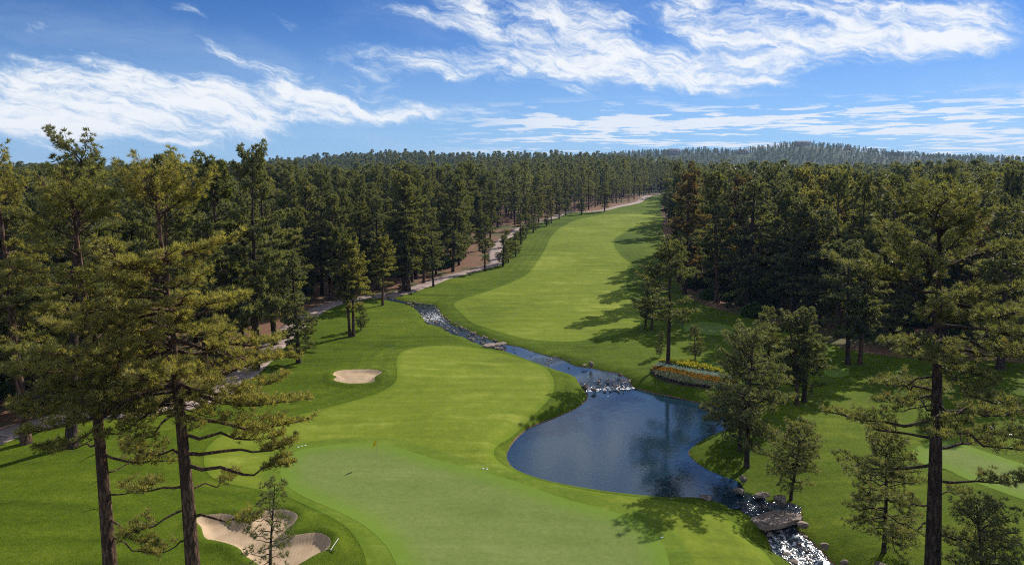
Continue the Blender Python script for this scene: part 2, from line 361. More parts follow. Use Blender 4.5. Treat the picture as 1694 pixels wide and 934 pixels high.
# ------------------------------------------------------------------ materials
def new_mat(name):
    m = bpy.data.materials.new(name); m.use_nodes = True; t = NT(m.node_tree)
    b = t.n['Principled BSDF']; return m, t, b
def bump(t, b, h, dist, strength=1.0):
    n = t.node('ShaderNodeBump'); n.inputs['Distance'].default_value = dist; n.inputs['Strength'].default_value = strength
    t.put(n.inputs['Height'], h); t.l.new(n.outputs[0], b.inputs['Normal'])
def grass_mat(name, dark, mid, light, stripe=0.0, fine=.5, bumpd=.03, edge=None, sheen=.25):
    m, t, b = new_mat(name)
    P = t.node('ShaderNodeNewGeometry').outputs['Position']
    px, py, pz = t.sep(P)
    n1, _ = t.noise(P, .045, 4, .6, .4); n2, _ = t.noise(P, .35, 5, .65); n3, _ = t.noise(P, 6.0, 3, .7)
    st, _ = t.noise(t.comb(t.m('MULTIPLY', px, .07), t.m('MULTIPLY', py, .55), 0), 1.0, 5, .62, .5)
    f = t.m('ADD', t.m('MULTIPLY', n1, .42), t.m('ADD', t.m('MULTIPLY', n2, .22), t.m('MULTIPLY', st, .36)))
    c = t.mix(t.ramp(f, .36, .52), dark, mid); c = t.mix(t.ramp(f, .50, .66), c, light)
    n4, _ = t.noise(P, 2.2, 7, .75)
    c = t.mix(t.ramp(n4, .38, .66, 0, .55*fine+.22), c, t.mix(1.0, c, (.60, .66, .6), 'MULTIPLY'))
    c = t.mix(t.ramp(n3, .3, .7, 0, fine), c, t.mix(1.0, c, (.62, .68, .6), 'MULTIPLY'))
    if stripe:
        # mowing passes, parallel to the cut edge
        a = t.node('ShaderNodeAttribute', attribute_name='cut').outputs['Fac']
        s = t.m('SINE', t.m('MULTIPLY', t.m('ADD', a, t.m('MULTIPLY', n2, .5)), 3.3))
        near = t.m('MULTIPLY', t.ramp(a, -9, -3), t.ramp(s, -.3, .3))
        c = t.mix(t.m('MULTIPLY', near, stripe), c, t.mix(1.0, c, (.72, .78, .75), 'MULTIPLY'))
    if edge == 'collar':
        cu = t.node('ShaderNodeAttribute', attribute_name='cut').outputs['Fac']
        cu = t.m('ADD', cu, t.m('MULTIPLY', t.m('SUBTRACT', n4, .5), 1.1))
        c = t.mix(t.ramp(cu, .9, .0, 0, .6), c, (.100,.155,.010))
    if edge:
        # an unmown collar round the green, and the soft change of cut at its rim
        a = t.node('ShaderNodeAttribute', attribute_name='rim').outputs['Fac']
        a = t.m('ADD', a, t.m('MULTIPLY', t.m('SUBTRACT', n4, .5), .5))
        if edge == 'collar': c = t.mix(t.m('MULTIPLY', t.ramp(a, -1.9, -1.2), t.ramp(a, .4, -.1)), c, t.mix(1.0, c, (.78, .88, .95), 'MULTIPLY'))
        else: c = t.mix(t.ramp(a, 2.6, .0, 0, .9), c, (.125, .20, .022))
    v = t.node('ShaderNodeTexVoronoi'); v.inputs['Scale'].default_value = .8; t.put(v.inputs['Vector'], P)
    c = t.mix(t.ramp(v.outputs['Distance'], .35, .05, 0, .12), c, (light[0]*1.25, light[1]*1.05, light[2]))
    t.put(b.inputs['Base Color'], c); b.inputs['Roughness'].default_value = .95
    b.inputs['Specular IOR Level'].default_value = .06
    b.inputs['Sheen Weight'].default_value = 0.0; b.inputs['Sheen Roughness'].default_value = .5
    b.inputs['Sheen Tint'].default_value = (.7, .85, .3, 1)
    nb, _ = t.noise(P, 9.0, 3, .7)
    bump(t, b, t.m('ADD', nb, t.m('MULTIPLY', n2, 1.5)), bumpd)
    return m
M_rough = grass_mat('rough_turf', (.054,.086,.005), (.100,.144,.009), (.175,.212,.018), .45, .7, .07)
M_fair = grass_mat('fairway_turf', (.110,.152,.014), (.168,.212,.020), (.300,.325,.055), .10, .35, .02, 'collar')
M_green = grass_mat('green_turf', (.128,.176,.042), (.160,.208,.054), (.212,.250,.080), 0, .3, .008, 'green')
def floor_mat():
    m, t, b = new_mat('forest_floor_litter')
    P = t.node('ShaderNodeNewGeometry').outputs['Position']
    n1, _ = t.noise(P, .12, 5, .6); n2, _ = t.noise(P, 3.0, 5, .7); n0, _ = t.noise(P, .03, 3, .6)
    c = t.mix(t.ramp(n2, .3, .7), (.11,.058,.035), (.25,.135,.085)); c = t.mix(t.ramp(n1, .5, .68), c, (.055,.075,.02))
    c = t.mix(t.ramp(n0, .5, .7), c, (.07,.085,.025))
    # beyond the forest edge the hills are green brown
    y = t.sep(P)[1]; c = t.mix(t.ramp(y, 380, 600), c, (.05,.065,.025))
    t.put(b.inputs['Base Color'], c); b.inputs['Roughness'].default_value = .95; b.inputs['Specular IOR Level'].default_value = .15
    bump(t, b, n2, .06); return m
M_floor = floor_mat()
def sand_mat():
    m, t, b = new_mat('bunker_sand')
    P = t.node('ShaderNodeNewGeometry').outputs['Position']
    n1, _ = t.noise(P, .7, 4, .6); n2, _ = t.noise(P, 25.0, 3, .7)
    w = t.node('ShaderNodeTexWave'); w.inputs['Scale'].default_value = 1.3; w.inputs['Distortion'].default_value = 5; w.inputs['Detail'].default_value = 2
    t.put(w.inputs['Vector'], P)
    c = t.mix(t.ramp(n1, .3, .7), (.36,.250,.150), (.50,.37,.235))
    c = t.mix(t.ramp(n2, .35, .65, 0, .35), c, (.22,.15,.09))
    t.put(b.inputs['Base Color'], c); b.inputs['Roughness'].default_value = .95
    bump(t, b, t.m('ADD', t.m('MULTIPLY', n2, .4), t.m('MULTIPLY', w.outputs['Fac'], .25)), .02); return m
M_sand = sand_mat()
def simple_mat(name, c1, c2, scale, rough=.8, bumpd=.02, spec=.3, detail=5):
    m, t, b = new_mat(name)
    P = t.node('ShaderNodeTexCoord').outputs['Object']
    n1, _ = t.noise(P, scale, detail, .65); n2, _ = t.noise(P, scale*5, 3, .6)
    oi = t.node('ShaderNodeObjectInfo').outputs['Random']
    c = t.mix(t.ramp(n1, .3, .7), c1, c2); c = t.mix(t.m('MULTIPLY', oi, .35), c, t.mix(1.0, c, (.6,.6,.6), 'MULTIPLY'))
    t.put(b.inputs['Base Color'], c); b.inputs['Roughness'].default_value = rough; b.inputs['Specular IOR Level'].default_value = spec
    if bumpd: bump(t, b, t.m('ADD', n1, t.m('MULTIPLY', n2, .4)), bumpd)
    return m
M_path = simple_mat('path_concrete', (.29,.215,.19), (.40,.31,.275), .8, .9, .01)
M_rock = simple_mat('river_rock', (.10,.075,.06), (.33,.245,.19), 1.5, .75, .06)
M_soil = simple_mat('bed_soil', (.05,.03,.02), (.11,.07,.05), 3, .95, .04)
M_white = simple_mat('white_paint', (.75,.75,.73), (.82,.82,.8), 4, .5, 0)
M_teal = simple_mat('pale_teal_paint', (.45,.72,.62), (.6,.8,.7), 4, .6, 0)
M_yellow = simple_mat('yellow_nylon', (.85,.60,.02), (.88,.66,.05), 6, .7, 0)
M_pole = simple_mat('weathered_pole', (.38,.36,.22), (.48,.45,.28), 6, .6, 0)
M_metal = simple_mat('dark_rake_head', (.03,.03,.03), (.06,.06,.05), 5, .6, 0)
M_wall = simple_mat('stucco_wall', (.45,.40,.33), (.55,.49,.41), .3, .9, 0)
M_roof = simple_mat('roof_shingle', (.10,.085,.075), (.15,.13,.11), .6, .9, 0)
M_window = simple_mat('window_glass', (.03,.04,.05), (.05,.06,.08), 2, .15, 0, .5)
def bark_mat(name, c1, c2, c3):
    m, t, b = new_mat(name)
    P = t.node('ShaderNodeTexCoord').outputs['Object']
    x, y, z = t.sep(P)
    Q = t.comb(x, y, t.m('MULTIPLY', z, .28))
    v = t.node('ShaderNodeTexVoronoi'); v.inputs['Scale'].default_value = 5.5; t.put(v.inputs['Vector'], Q)
    n1, _ = t.noise(Q, 8, 5, .7)
    c = t.mix(t.ramp(n1, .3, .7), c1, c2); c = t.mix(t.ramp(v.outputs['Distance'], .25, .6, 0, .8), c, c3)
    t.put(b.inputs['Base Color'], c); b.inputs['Roughness'].default_value = .92; b.inputs['Specular IOR Level'].default_value = .2
    bump(t, b, t.m('ADD', t.m('MULTIPLY', v.outputs['Distance'], -1.0), n1), .07); return m
M_bark = bark_mat('pine_bark', (.055,.036,.028), (.115,.075,.055), (.02,.014,.012))
M_bark_r = bark_mat('red_pine_bark', (.10,.058,.040), (.21,.120,.080), (.03,.019,.014))
def needle_mat(name, green, light, brown, brownness=.15, transl=.35):
    m, t, b = new_mat(name)
    tint = t.node('ShaderNodeAttribute', attribute_name='tint').outputs['Fac']
    oi = t.node('ShaderNodeObjectInfo').outputs['Random']
    c = t.mix(tint, green, light)
    c = t.mix(t.ramp(tint, 1-brownness, 1-brownness*.5), c, brown)
    dark = t.mix(1.0, c, (.66,.76,.8), 'MULTIPLY')
    c = t.mix(t.m('MULTIPLY', oi, .75), c, dark)
    t.put(b.inputs['Base Color'], c); b.inputs['Roughness'].default_value = .52; b.inputs['Specular IOR Level'].default_value = .30
    tr = t.node('ShaderNodeBsdfTranslucent')
    t.put(tr.inputs[0], t.mix(1.0, c, (1.5,1.45,.6), 'MULTIPLY'))
    mx = t.node('ShaderNodeMixShader'); mx.inputs[0].default_value = transl
    t.l.new(b.outputs[0], mx.inputs[1]); t.l.new(tr.outputs[0], mx.inputs[2])
    t.l.new(mx.outputs[0], t.n['Material Output'].inputs[0]); return m
M_needle = needle_mat('pine_needles', (.094,.106,.045), (.225,.222,.095), (.20,.15,.07), .08, .45)
M_needle_y = needle_mat('sunny_pine_needles', (.125,.128,.044), (.350,.318,.110), (.30,.22,.08), .14, .50)
M_needle_b = needle_mat('blue_pine_needles', (.094,.108,.054), (.220,.222,.110), (.19,.15,.07), .06, .45)
M_needle_br = needle_mat('dry_pine_needles', (.12,.095,.045), (.19,.14,.065), (.22,.12,.06), .35, .40)
M_bush = needle_mat('bush_leaves', (.045,.085,.018), (.10,.16,.03), (.12,.12,.03), .1)
def water_mat(name, base, ripple, bd, foam=0.0, rough=.03, foam_scale=3.0):
    m, t, b = new_mat(name)
    P = t.node('ShaderNodeNewGeometry').outputs['Position']
    x, y, z = t.sep(P)
    Q = t.comb(x, t.m('MULTIPLY', y, 1.0), z)
    n1, _ = t.noise(Q, ripple, 3, .6, .4); n2, _ = t.noise(Q, ripple*.23, 2, .5)
    c = base
    if foam:
        f, _ = t.noise(t.comb(t.m('MULTIPLY', x, 1.0), y, z), foam_scale, 5, .7, .6)
        mk = t.m('ADD', f, t.m('MULTIPLY', t.node('ShaderNodeAttribute', attribute_name='foam').outputs['Fac'], .5))
        k = t.ramp(mk, foam, foam+.10)
        c = t.mix(k, base, (.82,.84,.85)); t.put(b.inputs['Roughness'], t.m('MULTIPLY_ADD', k, .45, rough)); t.put(b.inputs['Base Color'], c)
    else:
        b.inputs['Base Color'].default_value = base+(1,); b.inputs['Roughness'].default_value = rough
    b.inputs['IOR'].default_value = 1.75; b.inputs['Specular IOR Level'].default_value = .5
    hh = t.m('ADD', n1, t.m('MULTIPLY', n2, .8))
    if foam: hh = t.m('MULTIPLY', hh, t.ramp(t.node('ShaderNodeAttribute', attribute_name='foam').outputs['Fac'], -.3, .1, .06, 1.0))
    bump(t, b, hh, bd); return m
M_pond = water_mat('pond_water', (.009,.026,.044), 3.4, .0055)
M_rapid = water_mat('rapid_water', (.02,.032,.045), 5.0, .10, .72, .06)

# ------------------------------------------------------------------ ground sheets
ground = obj('ground', np.stack([GX, GY, GZ], 1), TRI, M_floor, None, True, kind='structure')
keep_dry = -s_water-.10+wob*.6
V, F, A = clip_sheet(np.minimum(np.minimum(s_grass+wob*4, keep_dry), np.minimum(-s_bunk, -s_bed)), .012, None, {'cut': s_mow})
obj('rough_grass', V, F, M_rough, None, True, A, kind='structure')
V, F, A = clip_sheet(np.minimum(np.minimum(s_appr, keep_dry), -s_bunk), .024, None, {'cut': s_mow, 'rim': s_green})
obj('approach_fairway', V, F, M_fair, None, True, A, kind='structure')
V, F, A = clip_sheet(s_fair, .024, None, {'cut': s_mow, 'rim': s_green})
obj('fairway', V, F, M_fair, None, True, A, kind='structure')
V, F, A = clip_sheet(s_green, .036, None, {'cut': s_mow, 'rim': s_green})
obj('putting_green', V, F, M_green, None, True, A, kind='structure')
for s in (s_b1, s_b2):
    V, F, A = clip_sheet(s+.06, .016); obj('bunker_sand', V, F, M_sand, None, True, kind='structure')
V, F, A = clip_sheet(s_tees, .024, None, {'cut': s_tees, 'rim': s_tees}); obj('tee_turf', V, F, M_green, None, True, A, kind='structure')
# water
po = pond_o
V = np.column_stack([po, np.full(len(po), POND_L)])
cen = pond_o.mean(0)
pm = bpy.data.meshes.new('pond')
sp2 = np.minimum(s_pond+.35, 99)
V, F, A = clip_sheet(sp2, 0, np.full(GX.shape, POND_L)); obj('pond_water', V, F, M_pond, None, True, kind='structure')
rng = np.random.default_rng(5)
def chop(a): return a*(.5*np.sin(GX*4.1+GY*3.3+np.sin(GY*2.2)*2)+.35*np.sin(GX*7.7-GY*6.1)+.3*np.sin(GY*9.3+GX*2.7+1))
# how broken the surface of the creek is along its length
t_foam = along(GX[s_creek > -1], GY[s_creek > -1], up_line, [-.3, -.2, .45, .85, .0, .3, -.6, -.9, .1, -.9, .0, .95])[1]
fo = np.full(GX.shape, -1.0); fo[s_creek > -1] = t_foam
lv = W[1][1]
rgh = np.clip((fo+.6)/1.2, 0, 1)
V, F, A = clip_sheet(s_creek+.3, 0, lv+chop(.05)*rgh-.02, {'foam': fo*.6}); obj('creek_water', V, F, M_rapid, None, True, A, kind='structure')
fo = np.full(GX.shape, -1.0); k = s_out > -1
fo[k] = along(GX[k], GY[k], dn_line, [-.8, .1, .55, .3, .65, .8, .8])[1]
V, F, A = clip_sheet(s_out+.3, 0, W[2][1]+chop(.07)*np.clip((fo+.6)/1.2, 0, 1)-.02, {'foam': fo*.6}); obj('outflow_water', V, F, M_rapid, None, True, A, kind='structure')

# ------------------------------------------------------------------ cart path of concrete slabs
def path_slabs():
    root = empty('cart_path', kind='structure')
    seg = np.linalg.norm(np.diff(path_c, axis=0), axis=1); s = np.concatenate([[0], np.cumsum(seg)])
    L = 3.1; n = int(s[-1]/L); 
    def at(q): return np.array([np.interp(q, s, path_c[:, 0]), np.interp(q, s, path_c[:, 1])])
    for kx in range(n):
        V = []; F = []; w = 1.85; m = 7
        q0, q1 = kx*L+.02, (kx+1)*L-.02
        c = at((q0+q1)/2)
        for a_ in range(m):
            q = q0+(q1-q0)*a_/(m-1); p = at(q); tg = at(q+.4)-at(q-.4); tg /= np.linalg.norm(tg); nn = np.array([-tg[1], tg[0]])
            for b_ in range(5):
                pp = p+nn*w*(b_/2-1); V.append([pp[0], pp[1], 0])
        V = np.array(V); V[:, 2] = terrain(V[:, 0], V[:, 1])+.05
        top = len(V); V = np.concatenate([V, V-[0, 0, .12]])
        for a_ in range(m-1):
            for b_ in range(4):
                i0 = a_*5+b_; F.append([i0, i0+5, i0+6, i0+1])
        rim = [0,1,2,3,4]+[5*a_+4 for a_ in range(1, m)]+[5*(m-1)+b_ for b_ in (3,2,1,0)]+[5*a_ for a_ in range(m-2, 0, -1)]
        for u in range(len(rim)):
            p_, q_ = rim[u], rim[(u+1) % len(rim)]; F.append([p_, q_, q_+top, p_+top])
        o = obj('slab', V, F, M_path, root)
    # a row of pale edging stones on the wood side
path_slabs()

# ------------------------------------------------------------------ trees
def tubes(paths, sides):
    """paths: list of (points (n,3), radii (n)); returns verts, quad faces"""
    VV = []; FF = []; off = 0
    for P, r in paths:
        P = np.asarray(P, float); n = len(P); tg = np.gradient(P, axis=0); tg /= np.linalg.norm(tg, axis=1)[:, None]+1e-9
        ref = np.array([1, 0, 0]) if abs(tg[0][2]) > .7 else np.array([0, 0, 1.0])
        u = np.cross(tg, ref); u /= np.linalg.norm(u, axis=1)[:, None]+1e-9; v = np.cross(tg, u)
        a = np.arange(sides)*2*np.pi/sides
        ring = P[:, None, :]+np.asarray(r)[:, None, None]*(np.cos(a)[None, :, None]*u[:, None, :]+np.sin(a)[None, :, None]*v[:, None, :])
        VV.append(ring.reshape(-1, 3))
        i, j = np.meshgrid(np.arange(n-1), np.arange(sides), indexing='ij'); j2 = (j+1) % sides
        FF.append(np.stack([i*sides+j, (i+1)*sides+j, (i+1)*sides+j2, i*sides+j2], -1).reshape(-1, 4)+off); off += n*sides
    if not VV: return np.zeros((0, 3)), np.zeros((0, 4), int)
    return np.concatenate(VV), np.concatenate(FF)
def tufts(rg, C, D, k, L, wd, spread=.75):
    """k needle blades from each centre C, fanned round direction D"""
    N = len(C); d = rg.normal(size=(N, k, 3)); d /= np.linalg.norm(d, axis=2)[:, :, None]
    d = d*spread+D[:, None, :]*.75+np.array([0, 0, .18]); d /= np.linalg.norm(d, axis=2)[:, :, None]
    side = np.cross(d, rg.normal(size=(N, k, 3))); side /= np.linalg.norm(side, axis=2)[:, :, None]+1e-9
    LL = L*rg.uniform(.7, 1.2, size=(N, k, 1)); w = wd*rg.uniform(.7, 1.3, size=(N, k, 1))
    st = C[:, None, :]+d*LL*.08
    p0 = st-side*w*.35; p1 = st+side*w*.35; mid = st+d*LL*.55
    p2 = st+d*LL
    V = np.stack([p0, mid-side*w*.5, p2, mid+side*w*.5], 2) if False else np.stack([p0+d*LL*.25-side*w*.3, p2, p1+d*LL*.25+side*w*.3], 2)
    V = V.reshape(-1, 3); F = np.arange(len(V)).reshape(-1, 3)
    tint = np.repeat(np.clip(rg.beta(2, 2, size=N), 0, 1), k*3)
    return V, F, tint
def pine(seed, H, Rad, cb=.35, top=.25, nb=90, sec=5.5, tpm=3.2, tuft=(14, .28, .03), tr=None, wander=.25, lean=(0, 0),
         sides=8, limbs=(), near=False, bare=6, flat=0.0, gaps=0, droop=.12):
    """a ponderosa pine: trunk, whorls of limbs, side twigs, needle tufts at their ends"""
    rg = np.random.default_rng(seed); tr = tr or H*.018
    n = 14; tt = np.linspace(0, 1, n)
    ph = rg.uniform(0, 6.28, 4)
    cx = wander*(np.sin(tt*3.1+ph[0])-math.sin(ph[0]))*tt**.6 + lean[0]*tt**1.2
    cy = wander*(np.sin(tt*2.6+ph[1])-math.sin(ph[1]))*tt**.6 + lean[1]*tt**1.2
    T = np.stack([cx, cy, tt*H], 1); Tr = tr*((1-tt)**.8*.93+.07)
    Tr[0] *= 1.35; T[0, 2] = -.5
    def tp(h): return np.array([np.interp(h/H, tt, cx), np.interp(h/H, tt, cy), h])
    # profile of the crown: widest about a third up it, rounded on top
    def prof(t): return np.interp(t, [0, .12, .35, .6, .8, .93, 1], [.55, .85, 1.0, .86, .62, .42, top])
    # lopsidedness and holes in the crown
    la = rg.uniform(0, 6.28); hol = [(rg.uniform(0, 6.28), rg.uniform(.1, .8)) for _ in range(gaps)]
    prim = []; C = []; D = []; twig = []
    def add_limb(h, az, L, e0, manual=False, start=None, leaf_from=None):
        base = tp(h); m = 7; s = np.linspace(0, 1, m)
        hd = np.array([math.cos(az), math.sin(az), 0]); perp = np.array([-hd[1], hd[0], 0])
        sag = -droop*L*(s**1.3)*(1 if e0 < .5 else .2); up = .22*L*np.maximum(s-.55, 0)**1.5*2
        bend = rg.normal()*.16*L*s**2
        P = base+hd*(L*math.cos(e0)*s)[:, None]+np.array([0, 0, 1])*(L*math.sin(e0)*s+sag+up)[:, None]+perp*bend[:, None]
        if manual or near:
            P[1:-1] += rg.normal(size=(m-2, 3))*.047*L**.7
        r0 = max(.022, min(tr*.42, .018*L+.01)); 
        rad = r0*(1-s*.8); prim.append((P, rad, L, manual))
        ns = max(2, int(L*sec*.8)); lf = leaf_from if leaf_from is not None else rg.uniform(.18, .4)
        for q in range(ns):
            u = lf+(1-lf)*(q+rg.uniform(.1, .9))/ns; u = min(u, .99)
            p = np.array([np.interp(u, s, P[:, c_]) for c_ in range(3)])
            sd = 1 if q % 2 else -1
            l2 = (.12*L+.45)*rg.uniform(.55, 1.15)*(1.35-u)*1.2
            a2 = az+sd*rg.uniform(.5, 1.2); dv = np.array([math.cos(a2), math.sin(a2), rg.uniform(0, .55)]); dv /= np.linalg.norm(dv)
            e = p+dv*l2+np.array([0, 0, .10*l2])
            twig.append((p, (p+e)/2+rg.normal(size=3)*.05*l2, e, r0*.28))
            nt = max(1, int(l2*tpm*rg.uniform(.8, 1.3)+.5))
            for w_ in range(nt):
                v = .25+.75*(w_+1)/nt
                C.append(p+(e-p)*v+rg.normal(size=3)*.11*l2*(1 if nt > 1 else .3)); D.append(dv+np.array([0, 0, .35]))
        dv = P[-1]-P[-2]; dv /= np.linalg.norm(dv)
        for _ in range(2): C.append(P[-1]+rg.normal(size=3)*.08); D.append(dv+np.array([0, 0, .3]))
    k = 0
    for q in range(nb):
        t = (q+rg.uniform(0, 1))/nb; t = t**.95
        h = H*(cb+(1-cb)*t)*.985
        az = q*2.399+rg.normal()*.35
        skip = False
        for (ga, gt) in hol:
            if abs(t-gt) < .07 and math.cos(az-ga) > .1: skip = True
        if skip: continue
        L = Rad*prof(t)*rg.uniform(.55, 1.12)*(1+.22*math.cos(az-la)*(1-t))
        if rg.random() < .12: L *= .55
        e0 = -.12+1.0*t**1.5+rg.normal()*.12
        add_limb(h, az, L, e0)
    for (h, az, L, e0, lf) in limbs: add_limb(h, az, L, e0, True, leaf_from=lf)
    # dead stubs below the crown
    stubs = []
    for q in range(bare):
        h = H*rg.uniform(.08, max(cb, .12)); az = rg.uniform(0, 6.28); L = rg.uniform(.4, 1.4)
        b0 = tp(h); e = b0+np.array([math.cos(az), math.sin(az), rg.uniform(-.4, .2)])*L
        stubs.append((np.array([b0, (b0+e)/2+[0, 0, .06*L], e]), [.03, .02, .008]))
    for _ in range(4): C.append(T[-1]+rg.normal(size=3)*.12); D.append(np.array([0, 0, 1.0]))
    C = np.array(C); D = np.array(D); D /= np.linalg.norm(D, axis=1)[:, None]
    res = dict(H=H)
    k_, L_, w_ = tuft
    res['needles'] = tufts(rg, C, D, k_, L_, w_)
    trunk = [(T, Tr)]
    if near:
        # every branch is a piece of its own; the fine twigs travel with the crown
        res['trunk'] = tubes(trunk, 14); res['stubs'] = tubes(stubs, 4)
        big = sorted(prim, key=lambda p: -p[2]-(10 if p[3] else 0))
        res['limbs'] = [tubes([(P, r)], 6) for P, r, L, man in big[:60]]
        rest = [(P, r) for P, r, L, man in big[60:]]
        tw = [(np.array([a_, b_, c_]), [r_, r_*.8, r_*.35]) for a_, b_, c_, r_ in twig]
        V1, F1 = tubes(rest, 4); V2, F2 = tubes(tw, 3)
        res['twigs'] = (np.concatenate([V1, V2]), np.concatenate([F1, F2+len(V1)]))
    else:
        V0, F0 = tubes(trunk, sides)
        V1, F1 = tubes([(P[::2], r[::2]) for P, r, L, man in prim], 3)
        V2, F2 = tubes(stubs, 3)
        V = np.concatenate([V0, V1, V2]); F = np.concatenate([F0, F1+len(V0), F2+len(V0)+len(V1)])
        res['trunk'] = (V, F)
    return res

def label_of(base): return base
PGROUP = 'ponderosa pines round the golf hole'
def put_near(res, loc, rz, label, needle, bark, cat='tree'):
    root = empty('ponderosa_pine', loc, rz, label=label, cat=cat)
    V, F = res['trunk']; V2, F2 = res['stubs']
    tk = obj('trunk', np.concatenate([V, V2]), np.concatenate([F, F2+len(V)]), bark, root, True)
    for V, F in res['limbs']: obj('limb', V, F, bark, root, True)
    V, F = res['twigs']; nv, nf, tint = res['needles']
    F4 = np.concatenate([np.stack([F[:, 0], F[:, 1], F[:, 2]], 1), np.stack([F[:, 0], F[:, 2], F[:, 3]], 1)])
    me = mesh_from('crown', np.concatenate([nv, V]), np.concatenate([nf, F4+len(nv)]), False, {'tint': np.concatenate([tint, np.zeros(len(V))])})
    me.materials.append(needle); me.materials.append(bark)
    mi = np.concatenate([np.zeros(len(nf), np.int32), np.ones(len(F4), np.int32)]); me.polygons.foreach_set('material_index', mi)
    o = bpy.data.objects.new('crown', me); link(o, root); return root
protos = {}
def make_proto(key, res, needle, bark):
    V, F = res['trunk']; tm = mesh_from('trunk_'+key, V, F, True); tm.materials.append(bark)
    nv, nf, tint = res['needles']; cm = mesh_from('crown_'+key, nv, nf, False, {'tint': tint}); cm.materials.append(needle)
    # joined version for the far wood
    F3 = np.concatenate([F[:, [0, 1, 2]], F[:, [0, 2, 3]]])
    jm = mesh_from('tree_'+key, np.concatenate([nv, V]), np.concatenate([nf, F3+len(nv)]), False, {'tint': np.concatenate([tint, np.zeros(len(V))])})
    jm.materials.append(needle); jm.materials.append(bark)
    jm.polygons.foreach_set('material_index', np.concatenate([np.zeros(len(nf), np.int32), np.ones(len(F3), np.int32)]))
    protos[key] = (tm, cm, jm, res['H'])
MT = (13, .48, .12)
make_proto('a', pine(11, 24, 4.6, .15, .30, 110, 5.6, 3.6, MT, gaps=3), M_needle, M_bark)
make_proto('b', pine(12, 24, 4.1, .2, .25, 100, 5.6, 3.6, MT, gaps=4), M_needle, M_bark_r)
make_proto('c', pine(13, 24, 5.2, .26, .55, 100, 5.6, 3.6, MT, gaps=5, wander=.5), M_needle_b, M_bark)
make_proto('d', pine(14, 24, 3.7, .10, .18, 110, 5.6, 3.6, MT, gaps=3), M_needle_b, M_bark)
make_proto('e', pine(15, 24, 4.8, .38, .50, 90, 5.6, 3.6, MT, gaps=4, wander=.6, lean=(.8, .2)), M_needle, M_bark_r)
make_proto('y', pine(16, 24, 4.9, .30, .45, 105, 5.6, 3.6, MT, gaps=4), M_needle_y, M_bark_r)
make_proto('r', pine(17, 24, 4.1, .16, .35, 110, 5.6, 3.6, MT, gaps=4), M_needle_br, M_bark)
make_proto('s', pine(18, 10, 2.4, .14, .12, 90, 5.6, 4.0, (12, .34, .07), gaps=2, bare=2), M_needle_b, M_bark)
FT = (7, 1.1, .42)
make_proto('f', pine(21, 24, 4.2, .26, .28, 42, 1.5, .9, FT, sides=4, gaps=1, bare=0), M_needle, M_bark)
make_proto('g', pine(22, 24, 3.5, .32, .2, 40, 1.6, .9, FT, sides=4, gaps=1, bare=0), M_needle_b, M_bark)
make_proto('h', pine(23, 24, 4.8, .36, .5, 40, 1.5, .9, FT, sides=4, gaps=2, bare=0), M_needle, M_bark)
GFT = (6, 2.0, .9)
make_proto('i', pine(24, 24, 4.4, .2, .3, 20, .7, .6, GFT, sides=3, gaps=0, bare=0), M_needle, M_bark)
make_proto('j', pine(25, 24, 3.9, .24, .2, 20, .7, .6, GFT, sides=3, gaps=0, bare=0), M_needle_b, M_bark)

placed = []      # (x, y) of every trunk so far
def put_tree(key, loc, H, label, wid=1.0, rz=None, group=None, cat='tree', name='ponderosa_pine', rnd=random.Random(3)):
    tm, cm, jm, h0 = protos[key]; s = H/h0
    root = empty(name, loc, rnd.uniform(0, 6.28) if rz is None else rz, label=label, cat=cat, group=group)
    root.scale = (s*wid, s*wid, s); root.rotation_euler[0] = rnd.gauss(0, .022); root.rotation_euler[1] = rnd.gauss(0, .022)
    for nm, me in (('trunk', tm), ('crown', cm)):
        o = bpy.data.objects.new(nm, me); sc.collection.objects.link(o); o.parent = root
    placed.append((loc[0], loc[1], H)); return root
def base_top(bx, by, ty):
    """stand a tree where its foot is and give it the height its top reaches"""
    p = hit(bx, by); p[2] = ground_z(p[0], p[1]); d = pix_dir(bx, ty)
    t = math.hypot(p[0], p[1])/math.hypot(d[0], d[1]); return p, CAMH+d[2]*t-p[2]

NT_ = (24, .31, .030)
def near_tree(bx, by, ty, seed, Rad, label, needle, bark, dens=1.0, rz=0, **kw):
    p, H = base_top(bx, by, ty); placed.append((p[0], p[1], H))
    H *= kw.pop('hs', .97); nb = int(1.0*kw.pop('nb', int(100*dens))); kw.setdefault('tuft', NT_)
    res = pine(seed, H, Rad, nb=nb, near=True, **kw); put_near(res, tuple(p-[0, 0, .05]), rz, label, needle, bark); return p, H

